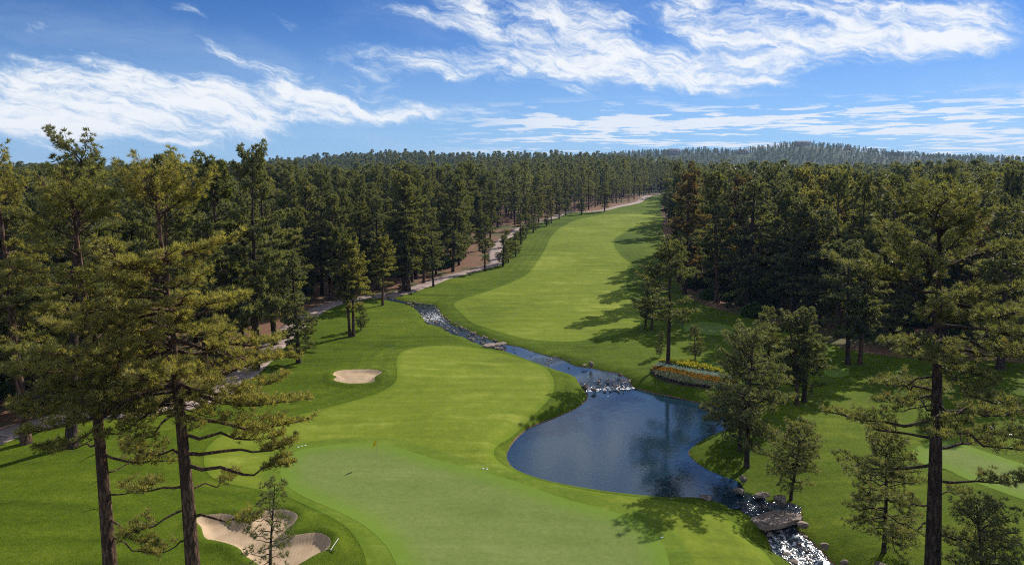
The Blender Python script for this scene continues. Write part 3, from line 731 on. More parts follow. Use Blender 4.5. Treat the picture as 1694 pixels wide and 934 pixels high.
# azimuths: 0 = right of the picture, pi = left, -pi/2 = towards the camera
near_tree(186, 985, 292, 101, 5.6, 'tall pine at the bottom left corner with a thin leaning trunk and yellow green needles', M_needle_y, M_bark_r, cb=.50, top=.35,
          lean=(-1.2, .2), sec=6.2, tpm=4.4, tr=.42, gaps=9, wander=.3,
          limbs=[(5.2, -.35, 3.8, -.35, .45), (6.4, .25, 2.8, .1, .5), (9.0, .2, 4.2, -.2, .4), (9.6, 3.0, 3.6, -.15, .45), (3.9, .1, 3.2, -.5, .55), (11.0, .5, 4.6, .2, .4), (11.8, 3.4, 4.4, .1, .4), (12.4, -.6, 4.4, 0, .3), (12.0, 1.8, 4.0, .1, .4), (10.6, 4.2, 3.2, -.1, .5), (7.8, 1.2, 2.6, -.1, .5)])
near_tree(322, 985, 246, 102, 7.0, 'tall full pine beside the near bunker with long limbs', M_needle_y, M_bark_r, cb=.46, top=.22, hs=.945,
          lean=(-1.0, .3), sec=6.2, tpm=4.4, tr=.45, gaps=9, wander=.35, dens=1.15,
          limbs=[(8.3, -.05, 6.6, .05, .72), (9.0, .12, 6.4, .1, .70), (12.0, 3.3, 5.0, 0, .4), (12.4, .6, 6.4, 0, .35), (11.4, 4.4, 4.4, -.1, .4), (11.8, 1.9, 4.6, 0, .4), (3.6, 3.0, 3.0, -.3, .5), (6.6, .8, 3.2, 0, .5), (11.3, .1, 7.4, -.1, .3), (12.6, -.1, 7.6, -.05, .3), (5.0, -.1, 4.6, .1, .55), (7.0, 3.1, 4.2, -.1, .4), (8.8, 2.9, 4.5, .05, .3), (5.6, 3.4, 3.8, -.3, .4), (10.2, .3, 5.6, -.15, .4)])
near_tree(118, 738, 206, 103, 5.2, 'tallest pine at the left with a broad rounded top above the skyline', M_needle, M_bark, cb=.45, top=.85, hs=.91, lean=(3.0, 0), sec=5.2, tpm=3.6, tr=.5,
          gaps=4, tuft=(16, .38, .06), nb=105, wander=.2)
near_tree(44, 733, 236, 104, 4.6, 'pine beside the cart path at the left edge with a left leaning trunk', M_needle_y, M_bark_r, cb=.36, top=.4, sec=5.2, tpm=3.6, tr=.42,
          gaps=4, tuft=(16, .38, .06), lean=(-2.2, 0), nb=90)
near_tree(449, 1000, 795, 105, 1.7, 'slender young pine standing in front of the near bunker', M_needle_b, M_bark, cb=.25, top=.25, sec=4.0, tpm=3.0, tr=.12, gaps=1, nb=44, tuft=(26, .26, .022), bare=2)
near_tree(1541, 990, 306, 106, 7.2, 'large dark pine in the right foreground with a thick straight trunk', M_needle, M_bark, cb=.50, top=.28, sec=5.6, tpm=4.0, tr=.50, gaps=10, lean=(-.9, 0), dens=1.0, wander=.12,
          limbs=[(8.8, 3.2, 5.4, -.05, .4), (7.8, .1, 5.0, 0, .45), (11.6, 3.0, 6.4, 0, .35), (12.2, .1, 6.2, .05, .35), (12.6, 4.2, 5.0, -.1, .35), (11.0, -.7, 5.2, 0, .4), (10.4, 2.4, 5.0, 0, .4), (12.0, 1.4, 5.0, 0, .4), (5.0, 3.4, 3.4, 0, .5), (6.2, 3.0, 3.0, .1, .5), (4.2, -.1, 3.6, 0, .4), (9.8, .3, 5.6, .05, .3), (6.8, .4, 3.0, -.1, .5)])
near_tree(1790, 960, 540, 107, 5.0, 'pine standing past the right edge of the photo whose curved limbs reach in', M_needle, M_bark, cb=.30, top=.3, sec=5.0, tpm=3.6, tr=.38, gaps=6, nb=60,
          limbs=[(9.5, 3.1, 6.5, 0, .4), (7.0, 3.2, 5.2, .1, .5)])
near_tree(1223, 745, 560, 108, 3.9, 'left hand pine of the pair leaning over the pond', M_needle_b, M_bark, cb=.22, top=.4, sec=5.4, tpm=3.6, tr=.22, gaps=3, nb=75, tuft=(16, .32, .048), lean=(.3, 0))
near_tree(1235, 772, 545, 109, 4.2, 'right hand pine of the pair on the grassy point by the pond', M_needle_b, M_bark, cb=.25, top=.4, sec=5.4, tpm=3.6, tr=.24, gaps=3, nb=80, tuft=(16, .32, .048), lean=(.5, .2))
near_tree(1308, 826, 700, 110, 2.5, 'small crooked pine just above the stone slab of the outflow', M_needle_b, M_bark, cb=.22, top=.2, sec=5.4, tpm=3.8, tr=.14, gaps=2, nb=85, tuft=(18, .26, .034), wander=.35, bare=3)
near_tree(1462, 912, 708, 111, 3.2, 'young pine on the shaded lawn left of the thick right foreground trunk', M_needle_b, M_bark, cb=.16, top=.2, sec=5.6, tpm=4.0, tr=.16, gaps=3, nb=100, tuft=(18, .28, .034))
near_tree(1622, 1010, 832, 112, 2.9, 'bushy young pine at the bottom right corner', M_needle_b, M_bark, cb=.12, top=.25, sec=5.6, tpm=4.0, tr=.13, gaps=2, nb=95, tuft=(20, .27, .03))
near_tree(1105, 606, 398, 113, 4.4, 'dark pine by the flower bed that is mirrored in the pond', M_needle, M_bark, cb=.40, top=.6, sec=5.2, tpm=3.6, tr=.28, gaps=5, nb=78, tuft=(14, .38, .07), wander=.2,
          limbs=[(8.6, 3.14, 4.6, .0, .35), (10.4, 3.0, 4.3, .1, .3), (7.2, .1, 3.6, .0, .4), (8.0, 2.8, 4.4, -.1, .3)])

P_ = [ # key, foot x, foot y, top y, width, label
 ('e', 579, 556, 368, .85, 'left leaning stem of the forked pines on the lawn below the creek'),
 ('y', 585, 556, 392, 1.0, 'yellowish right hand stem of the forked pines on the lawn'),
 ('s', 597, 546, 497, 1.1, 'little pine sapling just right of the forked pines'),
 ('y', 633, 505, 388, 1.1, 'yellow tinged pine at the head of the creek'),
 ('a', 668, 482, 286, 1.0, 'tall twin trunked pine by the bend of the path, left stem'),
 ('e', 676, 482, 282, 1.05, 'tall twin trunked pine by the bend of the path, right stem'),
 ('b', 701, 468, 322, 1.0, 'pine on the near edge of the path right of the twin trunks'),
 ('c', 717, 474, 352, .9, 'slim pine on the lawn just below the path'),
 ('b', 802, 448, 352, 1.0, 'pine on the fairway side where the path turns up the hole'),
 ('d', 832, 440, 385, 1.7, 'low pine at the left fairway edge right of the path turn'),
 ('a', 841, 434, 378, 1.3, 'second low pine at the left fairway edge'),
 ('d', 853, 424, 382, 1.7, 'low pine nearest the fairway cut on the left'),
 ('b', 891, 377, 285, 1.0, 'leaning pine beside the path half way up the hole'),
 ('d', 904, 374, 345, 1.8, 'short pine beside the upper path'),
 ('d', 936, 356, 290, 1.0, 'narrow pine where the upper path meets the fairway'),
 ('d', 494, 600, 404, 1.2, 'dark bushy pine left of the forked pines'),
 ('c', 425, 612, 238, .75, 'slender open topped pine that stands up above the skyline'),
 ('e', 372, 600, 254, 1.0, 'broad topped pine on the skyline left of the open topped one'),
 ('a', 340, 590, 300, 1.1, 'pine behind the tall full foreground pine at the left'),
 ('a', 455, 570, 268, 1.0, 'tall pine at the wood edge right of the open topped one'),
 ('y', 62, 690, 440, 1.2, 'pine behind the cart path at the far left'),
 ('r', 1133, 487, 276, 1.1, 'rust tinted pine at the corner of the right hand wood'),
 ('b', 1186, 500, 274, 1.1, 'tall pine next to the rust tinted one in the right hand wood'),
 ('d', 1236, 508, 288, 1.4, 'dark dense pine in the front row of the right hand wood'),
 ('a', 1293, 520, 305, 1.1, 'bare stemmed pine in the front row of the right hand wood'),
 ('d', 1355, 540, 330, 1.5, 'dark pine of the right hand wood beside the lit lawn'),
 ('c', 1078, 546, 470, 1.5, 'low spreading pine shading the right fairway edge'),
 ('c', 1068, 540, 478, 1.5, 'dense little pine at the right fairway edge'),
 ('s', 1150, 594, 536, 1.1, 'sapling behind the flower bed'),
 ('s', 1092, 590, 545, .9, 'thin sapling left of the mirrored pine'),
 ('e', 1318, 669, 512, 1.4, 'left one of the two pines behind the pond point'),
 ('a', 1330, 664, 500, 1.4, 'right one of the two pines behind the pond point'),
 ('a', 1270, 655, 500, 1.1, 'pine behind the pair at the pond'),
 ('c', 1402, 602, 395, 1.2, 'pine whose trunk throws a long shadow on the right lawn'),
 ('e', 1422, 603, 410, 1.2, 'second pine on the right lawn beside the long shadow'),
 ('a', 1655, 610, 330, 1.3, 'pine behind the large foreground pine at the right'),
 ('d', 862, 404, 350, 1.5, 'dark pine between the path and the fairway above the bend'),
 ('a', 870, 394, 338, 1.3, 'full pine between the path and the fairway above the bend'),
 ('d', 882, 385, 335, 1.5, 'narrow pine hiding the path left of the leaning one'),
 ('b', 912, 369, 308, 1.2, 'reddish pine hiding the path right of the leaning one'),
 ('a', 925, 362, 312, 1.3, 'full pine at the upper left fairway edge'),
 ('d', 962, 355, 306, 1.3, 'narrow pine standing by the path near the end of the hole'),
 ('a', 1000, 350, 300, 1.2, 'full pine standing by the path near the end of the hole'),
 ('s', 662, 484, 470, 1.3, 'tiny pine by the path bend'),
]
for key, bx, by, ty, wid, lab in P_:
    p, H = base_top(bx, by, ty); H *= .94; put_tree(key, tuple(p-[0, 0, .05]), H, lab, wid, rz=(math.pi if key == 'e' and bx == 579 else None))

# the woods: jittered stands, thinner the farther they are
rg = np.random.default_rng(77)
pts = []
def stand(r0, r1, sp):
    n = int(r1*2/sp)
    gx = np.arange(-r1, r1, sp); gy = np.arange(0, r1, sp); X, Y = np.meshgrid(gx, gy); X = X.ravel(); Y = Y.ravel()
    X = X+rg.uniform(-.45, .45, X.shape)*sp; Y = Y+rg.uniform(-.45, .45, X.shape)*sp
    r_ = np.hypot(X, Y); a_ = np.degrees(np.arctan2(X, Y)); k = (r_ >= r0) & (r_ < r1) & (np.abs(a_) < 47)
    return X[k], Y[k]
for r0, r1, sp in ((42, 330, 6.2), (330, 700, 7.6), (700, 1300, 11), (1300, 2300, 12.5)):
    X, Y = stand(r0, r1, sp)
    if r0 < 700:
        sg = np.full(X.shape, -12.0); g = sdf(X, Y, grass_o, 12.0)
        k = g < -2.2
        dpath = along(X, Y, path_c[::2], np.zeros(len(path_c[::2])))[0]; k &= dpath > 3.0
        X, Y = X[k], Y[k]
    # glades
    gl = np.sin(X*.031+1.3)*np.sin(Y*.027+.5)+.5*np.sin(X*.083-Y*.071)
    k = gl < 1.0; X, Y = X[k], Y[k]
    pts.append(np.stack([X, Y], 1))
pts = np.concatenate(pts)
if placed:
    pl = np.array([(a_, b_) for a_, b_, c_ in placed]); ok = np.ones(len(pts), bool)
    for q in pl: ok &= np.hypot(pts[:, 0]-q[0], pts[:, 1]-q[1]) > 3.2
    pts = pts[ok]
# keep the strip of brown litter by the path at the far left open
u_ = pts[:, 0]/pts[:, 1]; open_ = (pts[:, 1] < 78) & (pts[:, 0] < -20); pts = pts[~(open_ & (rg.random(len(pts)) < .35))]
# nothing stands between the camera and the course
pts = pts[~((np.hypot(pts[:, 0], pts[:, 1]) < 60))]
HOUSES = ((1114, 1655, 30), (1326, 1690, 34), (1402, 1640, 10), (1482, 1650, 26), (1230, 1660, 18))
for hx, hy, hw in HOUSES:                                  # each house on the ridge stands in its own clearing
    dd = pix_dir(hx, 260); xx = dd[0]/dd[1]*hy
    pts = pts[~((np.abs(pts[:, 0]-xx) < hw/2+4) & (pts[:, 1] > hy-75) & (pts[:, 1] < hy+14))]
PZ = terrain(pts[:, 0], pts[:, 1]); PH = rg.normal(20.2, 3.4, len(pts)).clip(13, 27)
dist = np.hypot(pts[:, 0], pts[:, 1])
near_edge = sdf(pts[:, 0], pts[:, 1], grass_o, 40.0)      # negative outside; near 0 = wood edge
small = rg.random(len(pts)) < .12; PH[small] *= .6
PH = np.where((dist > 110) & (dist < 420), np.minimum(PH*.95, 24.0), PH); PH[dist > 300] *= .88
PH[(dist > 1300)] *= .62
# trees in the front rows (nearest, or at the edge of the grass) show largest
score = dist*(1+np.clip(-near_edge, 0, 40)/22)
order = np.argsort(score); N_IND = 300-len(placed)-8
ind = order[:N_IND]; rest = order[N_IND:]
rl = random.Random(9)
def wood_label(x, y, far_):
    side = 'left' if x < 10+(y-60)*.12 else 'right'
    return side
for q in ind:
    x, y = pts[q]; key = rl.choice('aabcddeb' if x < 0 else 'aabcddcr'); 
    if rl.random() < .05: key = 'y'
    side = wood_label(x, y, 0)
    look = {'a': 'full crowned', 'b': 'reddish stemmed', 'c': 'broad flat topped', 'd': 'narrow dense', 'e': 'bare stemmed', 'y': 'yellow tinted', 'r': 'rust tinted'}[key]
    look = ('low ' if PH[q] < 16 else 'tall ' if PH[q] > 22.5 else '')+look
    if dist[q] < 110: where = 'beyond the cart path at the far left' if side == 'left' else 'beyond the lawn at the right edge'
    elif dist[q] < 150: where = 'in the wood beside the creek head' if side == 'left' else 'in the wood behind the flower bed'
    elif dist[q] < 190: where = 'in the wood where the path turns up the hole' if side == 'left' else 'in the wood by the shaded right fairway edge'
    elif dist[q] < 260: where = 'along the middle of the left fairway edge' if side == 'left' else 'along the middle of the right fairway edge'
    else: where = 'along the upper left end of the fairway' if side == 'left' else 'along the upper right end of the fairway'
    row = ' of the front row' if near_edge[q] > -7 else ' of the second row' if near_edge[q] > -14 else ' set back'
    lab = look+' pine'+row+' '+where.replace('in the wood ', '')
    lab = lab.replace('broad flat topped', 'broad').replace('along the middle of the', 'along the middle').replace('along the upper', 'along upper')
    put_tree(key, (x, y, PZ[q]-.1), PH[q], lab, rl.uniform(.72, 1.15), group=lab.replace(' pine ', ' pines ', 1))

def scatter(name, P3, S, K, RZ, protos_, label, kind='stuff', cat=None):
    """one object: points that carry copies of the given meshes"""
    me = mesh_from(name, P3, np.zeros((0, 3), int)); 
    for nm, vals, ty in (('sx', S[:, 0], 'FLOAT'), ('sz', S[:, 1], 'FLOAT'), ('rz', RZ, 'FLOAT')):
        a_ = me.attributes.new(nm, ty, 'POINT'); a_.data.foreach_set('value', np.ascontiguousarray(vals, dtype=np.float32))
    a_ = me.attributes.new('which', 'INT', 'POINT'); a_.data.foreach_set('value', np.ascontiguousarray(K, dtype=np.int32))
    o = bpy.data.objects.new(name, me); link(o, kind=kind, label=label, cat=cat)
    ng = bpy.data.node_groups.new(name+'_nodes', 'GeometryNodeTree')
    ng.interface.new_socket('Geometry', in_out='INPUT', socket_type='NodeSocketGeometry'); ng.interface.new_socket('Geometry', in_out='OUTPUT', socket_type='NodeSocketGeometry')
    N = ng.nodes; L = ng.links; gi = N.new('NodeGroupInput'); go = N.new('NodeGroupOutput'); jn = N.new('GeometryNodeJoinGeometry')
    mp = N.new('GeometryNodeMeshToPoints'); L.new(gi.outputs[0], mp.inputs['Mesh'])
    def attr(nm, ty):
        n = N.new('GeometryNodeInputNamedAttribute'); n.data_type = ty; n.inputs['Name'].default_value = nm; return n.outputs['Attribute']
    sx, sz, rz, wh = attr('sx', 'FLOAT'), attr('sz', 'FLOAT'), attr('rz', 'FLOAT'), attr('which', 'INT')
    cs = N.new('ShaderNodeCombineXYZ'); L.new(sx, cs.inputs[0]); L.new(sx, cs.inputs[1]); L.new(sz, cs.inputs[2])
    cr = N.new('ShaderNodeCombineXYZ'); L.new(rz, cr.inputs[2])
    for i_, me_ in enumerate(protos_):
        po_ = bpy.data.objects.new(me_.name+'_source', me_)
        oi = N.new('GeometryNodeObjectInfo'); oi.inputs['Object'].default_value = po_; oi.inputs['As Instance'].default_value = True
        ip = N.new('GeometryNodeInstanceOnPoints'); cmp_ = N.new('FunctionNodeCompare'); cmp_.data_type = 'INT'; cmp_.operation = 'EQUAL'
        ins = [s_ for s_ in cmp_.inputs if s_.type == 'INT']; L.new(wh, ins[0]); ins[1].default_value = i_
        L.new(mp.outputs[0], ip.inputs['Points']); L.new(cmp_.outputs[0], ip.inputs['Selection']); L.new(oi.outputs['Geometry'], ip.inputs['Instance'])
        L.new(cs.outputs[0], ip.inputs['Scale'])
        try: L.new(cr.outputs[0], ip.inputs['Rotation'])
        except Exception: pass
        L.new(ip.outputs[0], jn.inputs[0])
    L.new(jn.outputs[0], go.inputs[0])
    md = o.modifiers.new('scatter', 'NODES'); md.node_group = ng; return o
keys = list('abcderfghij'); K = np.zeros(len(rest), int); dr = dist[rest]
for n_, q in enumerate(rest):
    dq = dist[q]
    K[n_] = keys.index(rl.choice('aabbcddeer'[:9]) if dq < 260 else (rl.choice('fggh') if dq < 800 else rl.choice('ij')))
S = np.stack([PH[rest]/24*rg.uniform(.82, 1.12, len(rest)), PH[rest]/24], 1)
scatter('pine_forest', np.column_stack([pts[rest], PZ[rest]-.1]), S, K, rg.uniform(0, 6.28, len(rest)), [protos[k_][2] for k_ in keys],
        'dense pine forest that fills the land behind the front trees up to the hills', cat='forest')

# undergrowth: low leafy bushes in the woods
def bush_mesh(seed, n=420):
    g = np.random.default_rng(seed); a_ = g.uniform(0, 6.28, n); rr_ = np.sqrt(g.uniform(0, 1, n)); h = g.uniform(0, 1, n)
    C = np.stack([rr_*np.cos(a_), rr_*np.sin(a_), h*(1.25-.7*rr_**2)*1.1], 1)*[1.2, 1.2, 1]
    D = C/np.linalg.norm(C, axis=1)[:, None]
    return tufts(g, C, D, 7, .26, .12)
bm = []
for s_ in (1, 2, 3):
    nv, nf, ti = bush_mesh(s_); m_ = mesh_from('bush', nv, nf, False, {'tint': ti}); m_.materials.append(M_bush if s_ < 3 else M_needle_b); bm.append(m_)
bp = []
X, Y = stand(55, 230, 3.6); g = sdf(X, Y, grass_o, 12.0); dp = along(X, Y, path_c[::2], np.zeros(len(path_c[::2])))[0]
k = (g < -1.0) & (dp > 7.5) & ((np.sin(X*.12+2)*np.sin(Y*.1)+rg.normal(size=X.shape)*.5) > .1); X, Y = X[k], Y[k]
z = terrain(X, Y); S = rg.uniform(.6, 1.9, len(X))
scatter('undergrowth', np.stack([X, Y, z-.1], 1), np.stack([S, S*.9], 1), rg.integers(0, 3, len(X)), rg.uniform(0, 6.28, len(X)), bm,
        'low leafy bushes growing between the trunks of the woods', cat='undergrowth')

# ------------------------------------------------------------------ rocks
def rock_mesh(seed, sub=2, flat=1.0):
    import bmesh
    b_ = bmesh.new(); bmesh.ops.create_icosphere(b_, subdivisions=sub, radius=1.0); g = np.random.default_rng(seed)
    pl = [(lambda v: v/np.linalg.norm(v))(g.normal(size=3)) for _ in range(9)]; off = g.uniform(.42, .82, 9)
    for v in b_.verts:
        p = np.array(v.co)
        for n_, o_ in zip(pl, off):
            dd = p@n_
            if dd > o_: p = p-n_*(dd-o_)
        v.co = Vector(p*(1+.05*g.normal()))
    me = bpy.data.meshes.new('rock'); b_.to_mesh(me); b_.free(); me.materials.append(M_rock); return me
RM = [rock_mesh(s_) for s_ in range(5)]
def rock(px, py, w, h, label, lev=None, name='boulder', d=None, rz=0, sink=.25, group=None, k=None):
    p = hit(px, py, lev); zg = ground_z(p[0], p[1]) if lev is None else lev
    o = bpy.data.objects.new(name, RM[(k if k is not None else int(px*7+py)) % 5]); o.location = (p[0], p[1], zg+h*(1-sink)/2-h*.1)
    w *= .62; h *= .62; o.scale = (w/2, (d or w*.8)/2, h/2); o.rotation_euler = (0, 0, rz); link(o, label=label, cat='rock', group=group); return o
rock(977, 607, 1.5, 1.6, 'large brown boulder standing upright on the far bank of the creek', -.2, k=1)
rock(966, 604, 1.4, .35, 'flat stone beside the upright boulder on the creek bank', -.1, k=2)
rock(1026, 624, 1.5, 1.0, 'dark boulder at the right end of the waterfall lip', -.4, k=3)
rock(968, 644, 1.7, 1.1, 'dark boulder at the left foot of the waterfall', -.9, k=0)
rock(982, 648, 1.3, .9, 'smaller dark rock at the left of the white water', -.9, k=4)
rock(941, 598, .7, .6, 'dark rock on the far bank above the small riffle', -.1, k=2)
rock(1228, 797, 1.6, 1.2, 'grey rounded boulder at the pond point beneath the pair of pines', -.9, k=1)
rock(1222, 818, 2.2, 1.0, 'shaded boulder in the water where the pond runs out', -1.0, k=3)
rock(1258, 822, 2.6, .9, 'mossy low rock on the far side of the outflow', -1.0, k=2)
rock(1291, 834, 2.2, 1.3, 'large brown boulder behind the stone slab', -1.0, k=0)
rock(1327, 874, 1.7, 1.1, 'round brown boulder on the right bank below the slab', -1.4, k=4)
rock(1331, 890, .9, .5, 'small brown rock below the round one at the rapids', -1.6, k=1)
rock(1364, 911, 1.4, 1.2, 'pointed dark boulder on the right bank of the rapids', -1.8, k=3)
rock(1395, 934, 1.2, .8, 'pale rock at the bottom edge right of the rapids', -1.9, k=2)
rock(1300, 917, 1.2, .4, 'low pale stone on the left bank of the rapids', -1.8, k=2)
rock(1314, 932, 1.3, .45, 'low reddish stone at the bottom left of the rapids', -2.1, k=0)
rock(1455, 930, 1.6, .5, 'flat rock in the shade of the young pine', None, k=4)
rock(1168, 826, 2.2, .5, 'low stone on the green side of the pond outlet', -.9, k=0)
def slab_rock(quad, lev, th, label, seed):
    import bmesh
    g = np.random.default_rng(seed); P = np.array([hit(a_, b_, lev)[:2] for a_, b_ in quad]); P = catmull(P, 3)
    P = P+g.normal(size=P.shape)*.05; b_ = bmesh.new()
    top = [b_.verts.new((p[0], p[1], lev+g.normal()*.015)) for p in P]; bot = [b_.verts.new((p[0]*1.0, p[1]-.05, lev-th+g.normal()*.03)) for p in P]
    n_ = len(P)
    f_ = b_.faces.new(top); b_.faces.new(bot[::-1])
    for i_ in range(n_): b_.faces.new((top[i_], bot[i_], bot[(i_+1) % n_], top[(i_+1) % n_]))
    bmesh.ops.recalc_face_normals(b_, faces=b_.faces)
    me = bpy.data.meshes.new('slab'); b_.to_mesh(me); b_.free(); me.materials.append(M_rock)
    o = bpy.data.objects.new('stone_slab', me); return link(o, label=label, cat='rock')
slab_rock([(1242,858),(1258,850),(1290,843),(1312,846),(1328,852),(1322,858),(1290,866),(1262,868)], -.95, .35, 'long flat stone slab bridging the outflow at the lower right', 1)
slab_rock([(800,570),(812,567),(820,567),(819,570),(806,573)], .15, .25, 'left flat stone of the low crossing in the creek', 2)
slab_rock([(818,567),(834,565),(838,567),(826,570),(817,570)], .15, .25, 'right flat stone of the low crossing in the creek', 3)
# loose stones along and in the creek
rr_ = random.Random(4); n_st = 0
for side in range(2):
    for q in range(48):
        s_ = rr_.uniform(0, 1); px = 672+s_*165
        ys = np.interp(px, [680,703,730,766,800,830], [504,526,540,557,570,579]) if side == 0 else np.interp(px, [680,717,731,766,800,840], [501,506,523,544,558,570])
        ys += rr_.uniform(-1.2, 1.5); sz = rr_.uniform(.35, .95)
        nm = 'stone'; grp = 'stones along the near bank of the creek' if side == 0 else 'stones along the far bank of the creek'
        rock(px, ys, sz*1.3, sz*.7, 'small stone on the %s bank of the rocky creek' % ('near' if side == 0 else 'far'), lev_up(px)+.1, name='stone', rz=rr_.uniform(0, 6), group=grp)
for q in range(26):
    px = rr_.uniform(700, 815); y0 = np.interp(px, [680,703,730,766,800,830], [504,526,540,557,570,579]); y1 = np.interp(px, [680,717,731,766,800,840], [501,506,523,544,558,570])
    sz = rr_.uniform(.25, .6); rock(px, y1+(y0-y1)*rr_.uniform(.1, .9), sz*1.2, sz*.7, 'small wet stone in the stony riffle of the creek', lev_up(px)+.0, name='stone', rz=rr_.uniform(0, 6), group='wet stones in the riffle of the creek')
for px, py in ((849,574),(852,578),(878,583),(886,586),(834,576),(838,579),(817,573),(905,594),(907,598),(911,595),(903,601),(915,592),(919,591),(905,603)):
    rock(px, py, rr_.uniform(.5, .9), .35, 'dark stone breaking the calm water of the upper pool', -.2, name='stone', rz=rr_.uniform(0, 6), group='stones in the upper pool')
for q in range(26):
    px = rr_.uniform(980, 1042); u = (px-980)/62; py = rr_.uniform(628, 650)-(u*4 if u < .6 else -3*(u-.6))
    rock(px, py, rr_.uniform(.4, 1.0), rr_.uniform(.3, .5), 'dark wet rock in the white water of the falls', float(np.interp(py, [626, 648], [-.4, -1.0])), name='stone', rz=rr_.uniform(0, 6), group='wet rocks in the falls above the pond')
for q in range(26):
    px, py, lv_ = rr_.choice([(1230,838,-1.05),(1250,842,-1.1),(1275,846,-1.1),(1285,885,-1.7),(1300,900,-1.9),(1330,905,-2.0),(1345,925,-2.2),(1275,880,-1.6),(1340,915,-2.1)])
    rock(px+rr_.uniform(-12, 12), py+rr_.uniform(-7, 7), rr_.uniform(.25, .7), rr_.uniform(.2, .35), 'small wet stone in the sparkling outflow', lv_, name='stone', rz=rr_.uniform(0, 6), group='wet stones in the outflow')
for q in range(12):
    rock(rr_.uniform(612, 640), rr_.uniform(492, 498), rr_.uniform(.5, 1.0), .5, 'pale rock heaped at the head of the creek beside the path', None, name='stone', rz=rr_.uniform(0, 6), group='rocks at the head of the creek')

# ------------------------------------------------------------------ flag, rake, tee markers, turf marks
def flagstick():
    p = hit(623.5, 767); z = ground_z(p[0], p[1])+.036; root = empty('flagstick', (p[0], p[1], z), label='golf flagstick with a limp yellow flag standing on the putting green', cat='golf flag')
    V, F = tubes([(np.array([[0, 0, -.1], [0, 0, 1.1], [0, 0, 2.28]]), [.014, .013, .011])], 8); obj('pole', V, F, M_pole, root, True)
    nx, nz = 12, 12; V = []
    for a_ in range(nx):
        for b_ in range(nz):
            u, v = a_/(nx-1), b_/(nz-1)
            x = -.02-.26*u*(1+.25*v); yy = .06*math.sin(u*9+v*2)*(.3+u); zz = 2.26-.50*v-.42*u**1.2*(1-.1*v)
            V.append([x, yy, zz])
    F = [[a_*nz+b_, (a_+1)*nz+b_, (a_+1)*nz+b_+1, a_*nz+b_+1] for a_ in range(nx-1) for b_ in range(nz-1)]
    o = obj('flag', V, F, M_yellow, root, True); sm = o.modifiers.new('thick', 'SOLIDIFY'); sm.thickness = .012
    V, F = tubes([(np.array([[0, 0, -.005], [0, 0, .004]]), [.056, .056])], 14); 
flagstick()
def rake():
    a_ = hit(546.5, 915); b_ = hit(560, 895); a_[2] = ground_z(a_[0], a_[1])+.06; b_[2] = ground_z(b_[0], b_[1])+.06
    root = empty('bunker_rake', tuple(a_), label='white handled rake lying on the grass right of the near bunker', cat='rake'); d_ = b_-a_
    V, F = tubes([(np.array([[0, 0, 0], d_*.5+[0, 0, .02], d_]), [.018, .018, .018])], 8); obj('handle', V, F, M_white, root, True)
    n_ = np.array([-d_[1], d_[0], 0]); n_ /= np.linalg.norm(n_)
    V, F = tubes([(np.array([-n_*.3, n_*.3]), [.03, .03])], 6); obj('rake_head', V, F, M_metal, root, True)
rake()
def box(cx, cy, cz, sx, sy, sz):
    V = np.array([[x, y, z] for x in (-1, 1) for y in (-1, 1) for z in (-1, 1)], float)*[sx/2, sy/2, sz/2]+[cx, cy, cz]
    F = [[0, 1, 3, 2], [4, 6, 7, 5], [0, 4, 5, 1], [2, 3, 7, 6], [0, 2, 6, 4], [1, 5, 7, 3]]; return V, np.array(F)
def tee_marker(px, py, lab):
    import bmesh
    p = hit(px, py); b_ = bmesh.new(); bmesh.ops.create_cube(b_, size=1.0)
    for v in b_.verts: v.co = Vector((v.co.x*.62, v.co.y*.3, (v.co.z+.5)*.16*(1.0 if v.co.z < 0 else 1.0)))
    bmesh.ops.bevel(b_, geom=list(b_.edges), offset=.04, segments=2, affect='EDGES')
    me = bpy.data.meshes.new('tee_marker'); b_.to_mesh(me); b_.free(); me.materials.append(M_white)
    o = bpy.data.objects.new('tee_marker', me); o.location = (p[0], p[1], ground_z(p[0], p[1])+.01); o.rotation_euler = (0, 0, -.3); link(o, label=lab, cat='tee marker')
tee_marker(1641, 708, 'white block marker on the right lawn, the left one of two')
tee_marker(1672, 721, 'white block marker on the right lawn, the right one of two')
for n_, (px, py, lab) in enumerate([(493,739.5,'leftmost pale mark on the turf left of the green'),(499,738,'middle pale mark of three left of the green'),(505,737,'right pale mark of three left of the green'),
        (799,775.5,'left pale mark beside the pond side of the green'),(805,776,'right pale mark beside the pond side of the green'),(1094,889,'pale mark in the tree shadow on the green')]):
    p = hit(px, py); g = np.random.default_rng(n_); a_ = np.arange(10)*2*np.pi/10; rad = .09*g.uniform(.6, 1.2, 10)
    V = np.stack([rad*np.cos(a_)*1.3, rad*np.sin(a_), np.full(10, .02)], 1); V = np.concatenate([V, V-[0, 0, .02], [[0, 0, .03]]])
    F = [[i_, (i_+1) % 10, 20] for i_ in range(10)]+[[i_, i_+10, (i_+1) % 10+10] for i_ in range(10)]+[[i_, (i_+1) % 10+10, (i_+1) % 10] for i_ in range(10)]
    o = obj('turf_mark', V, F, M_teal if n_ % 2 else M_white, None, label=lab, cat='turf mark'); o.location = (p[0], p[1], ground_z(p[0], p[1])+.036)

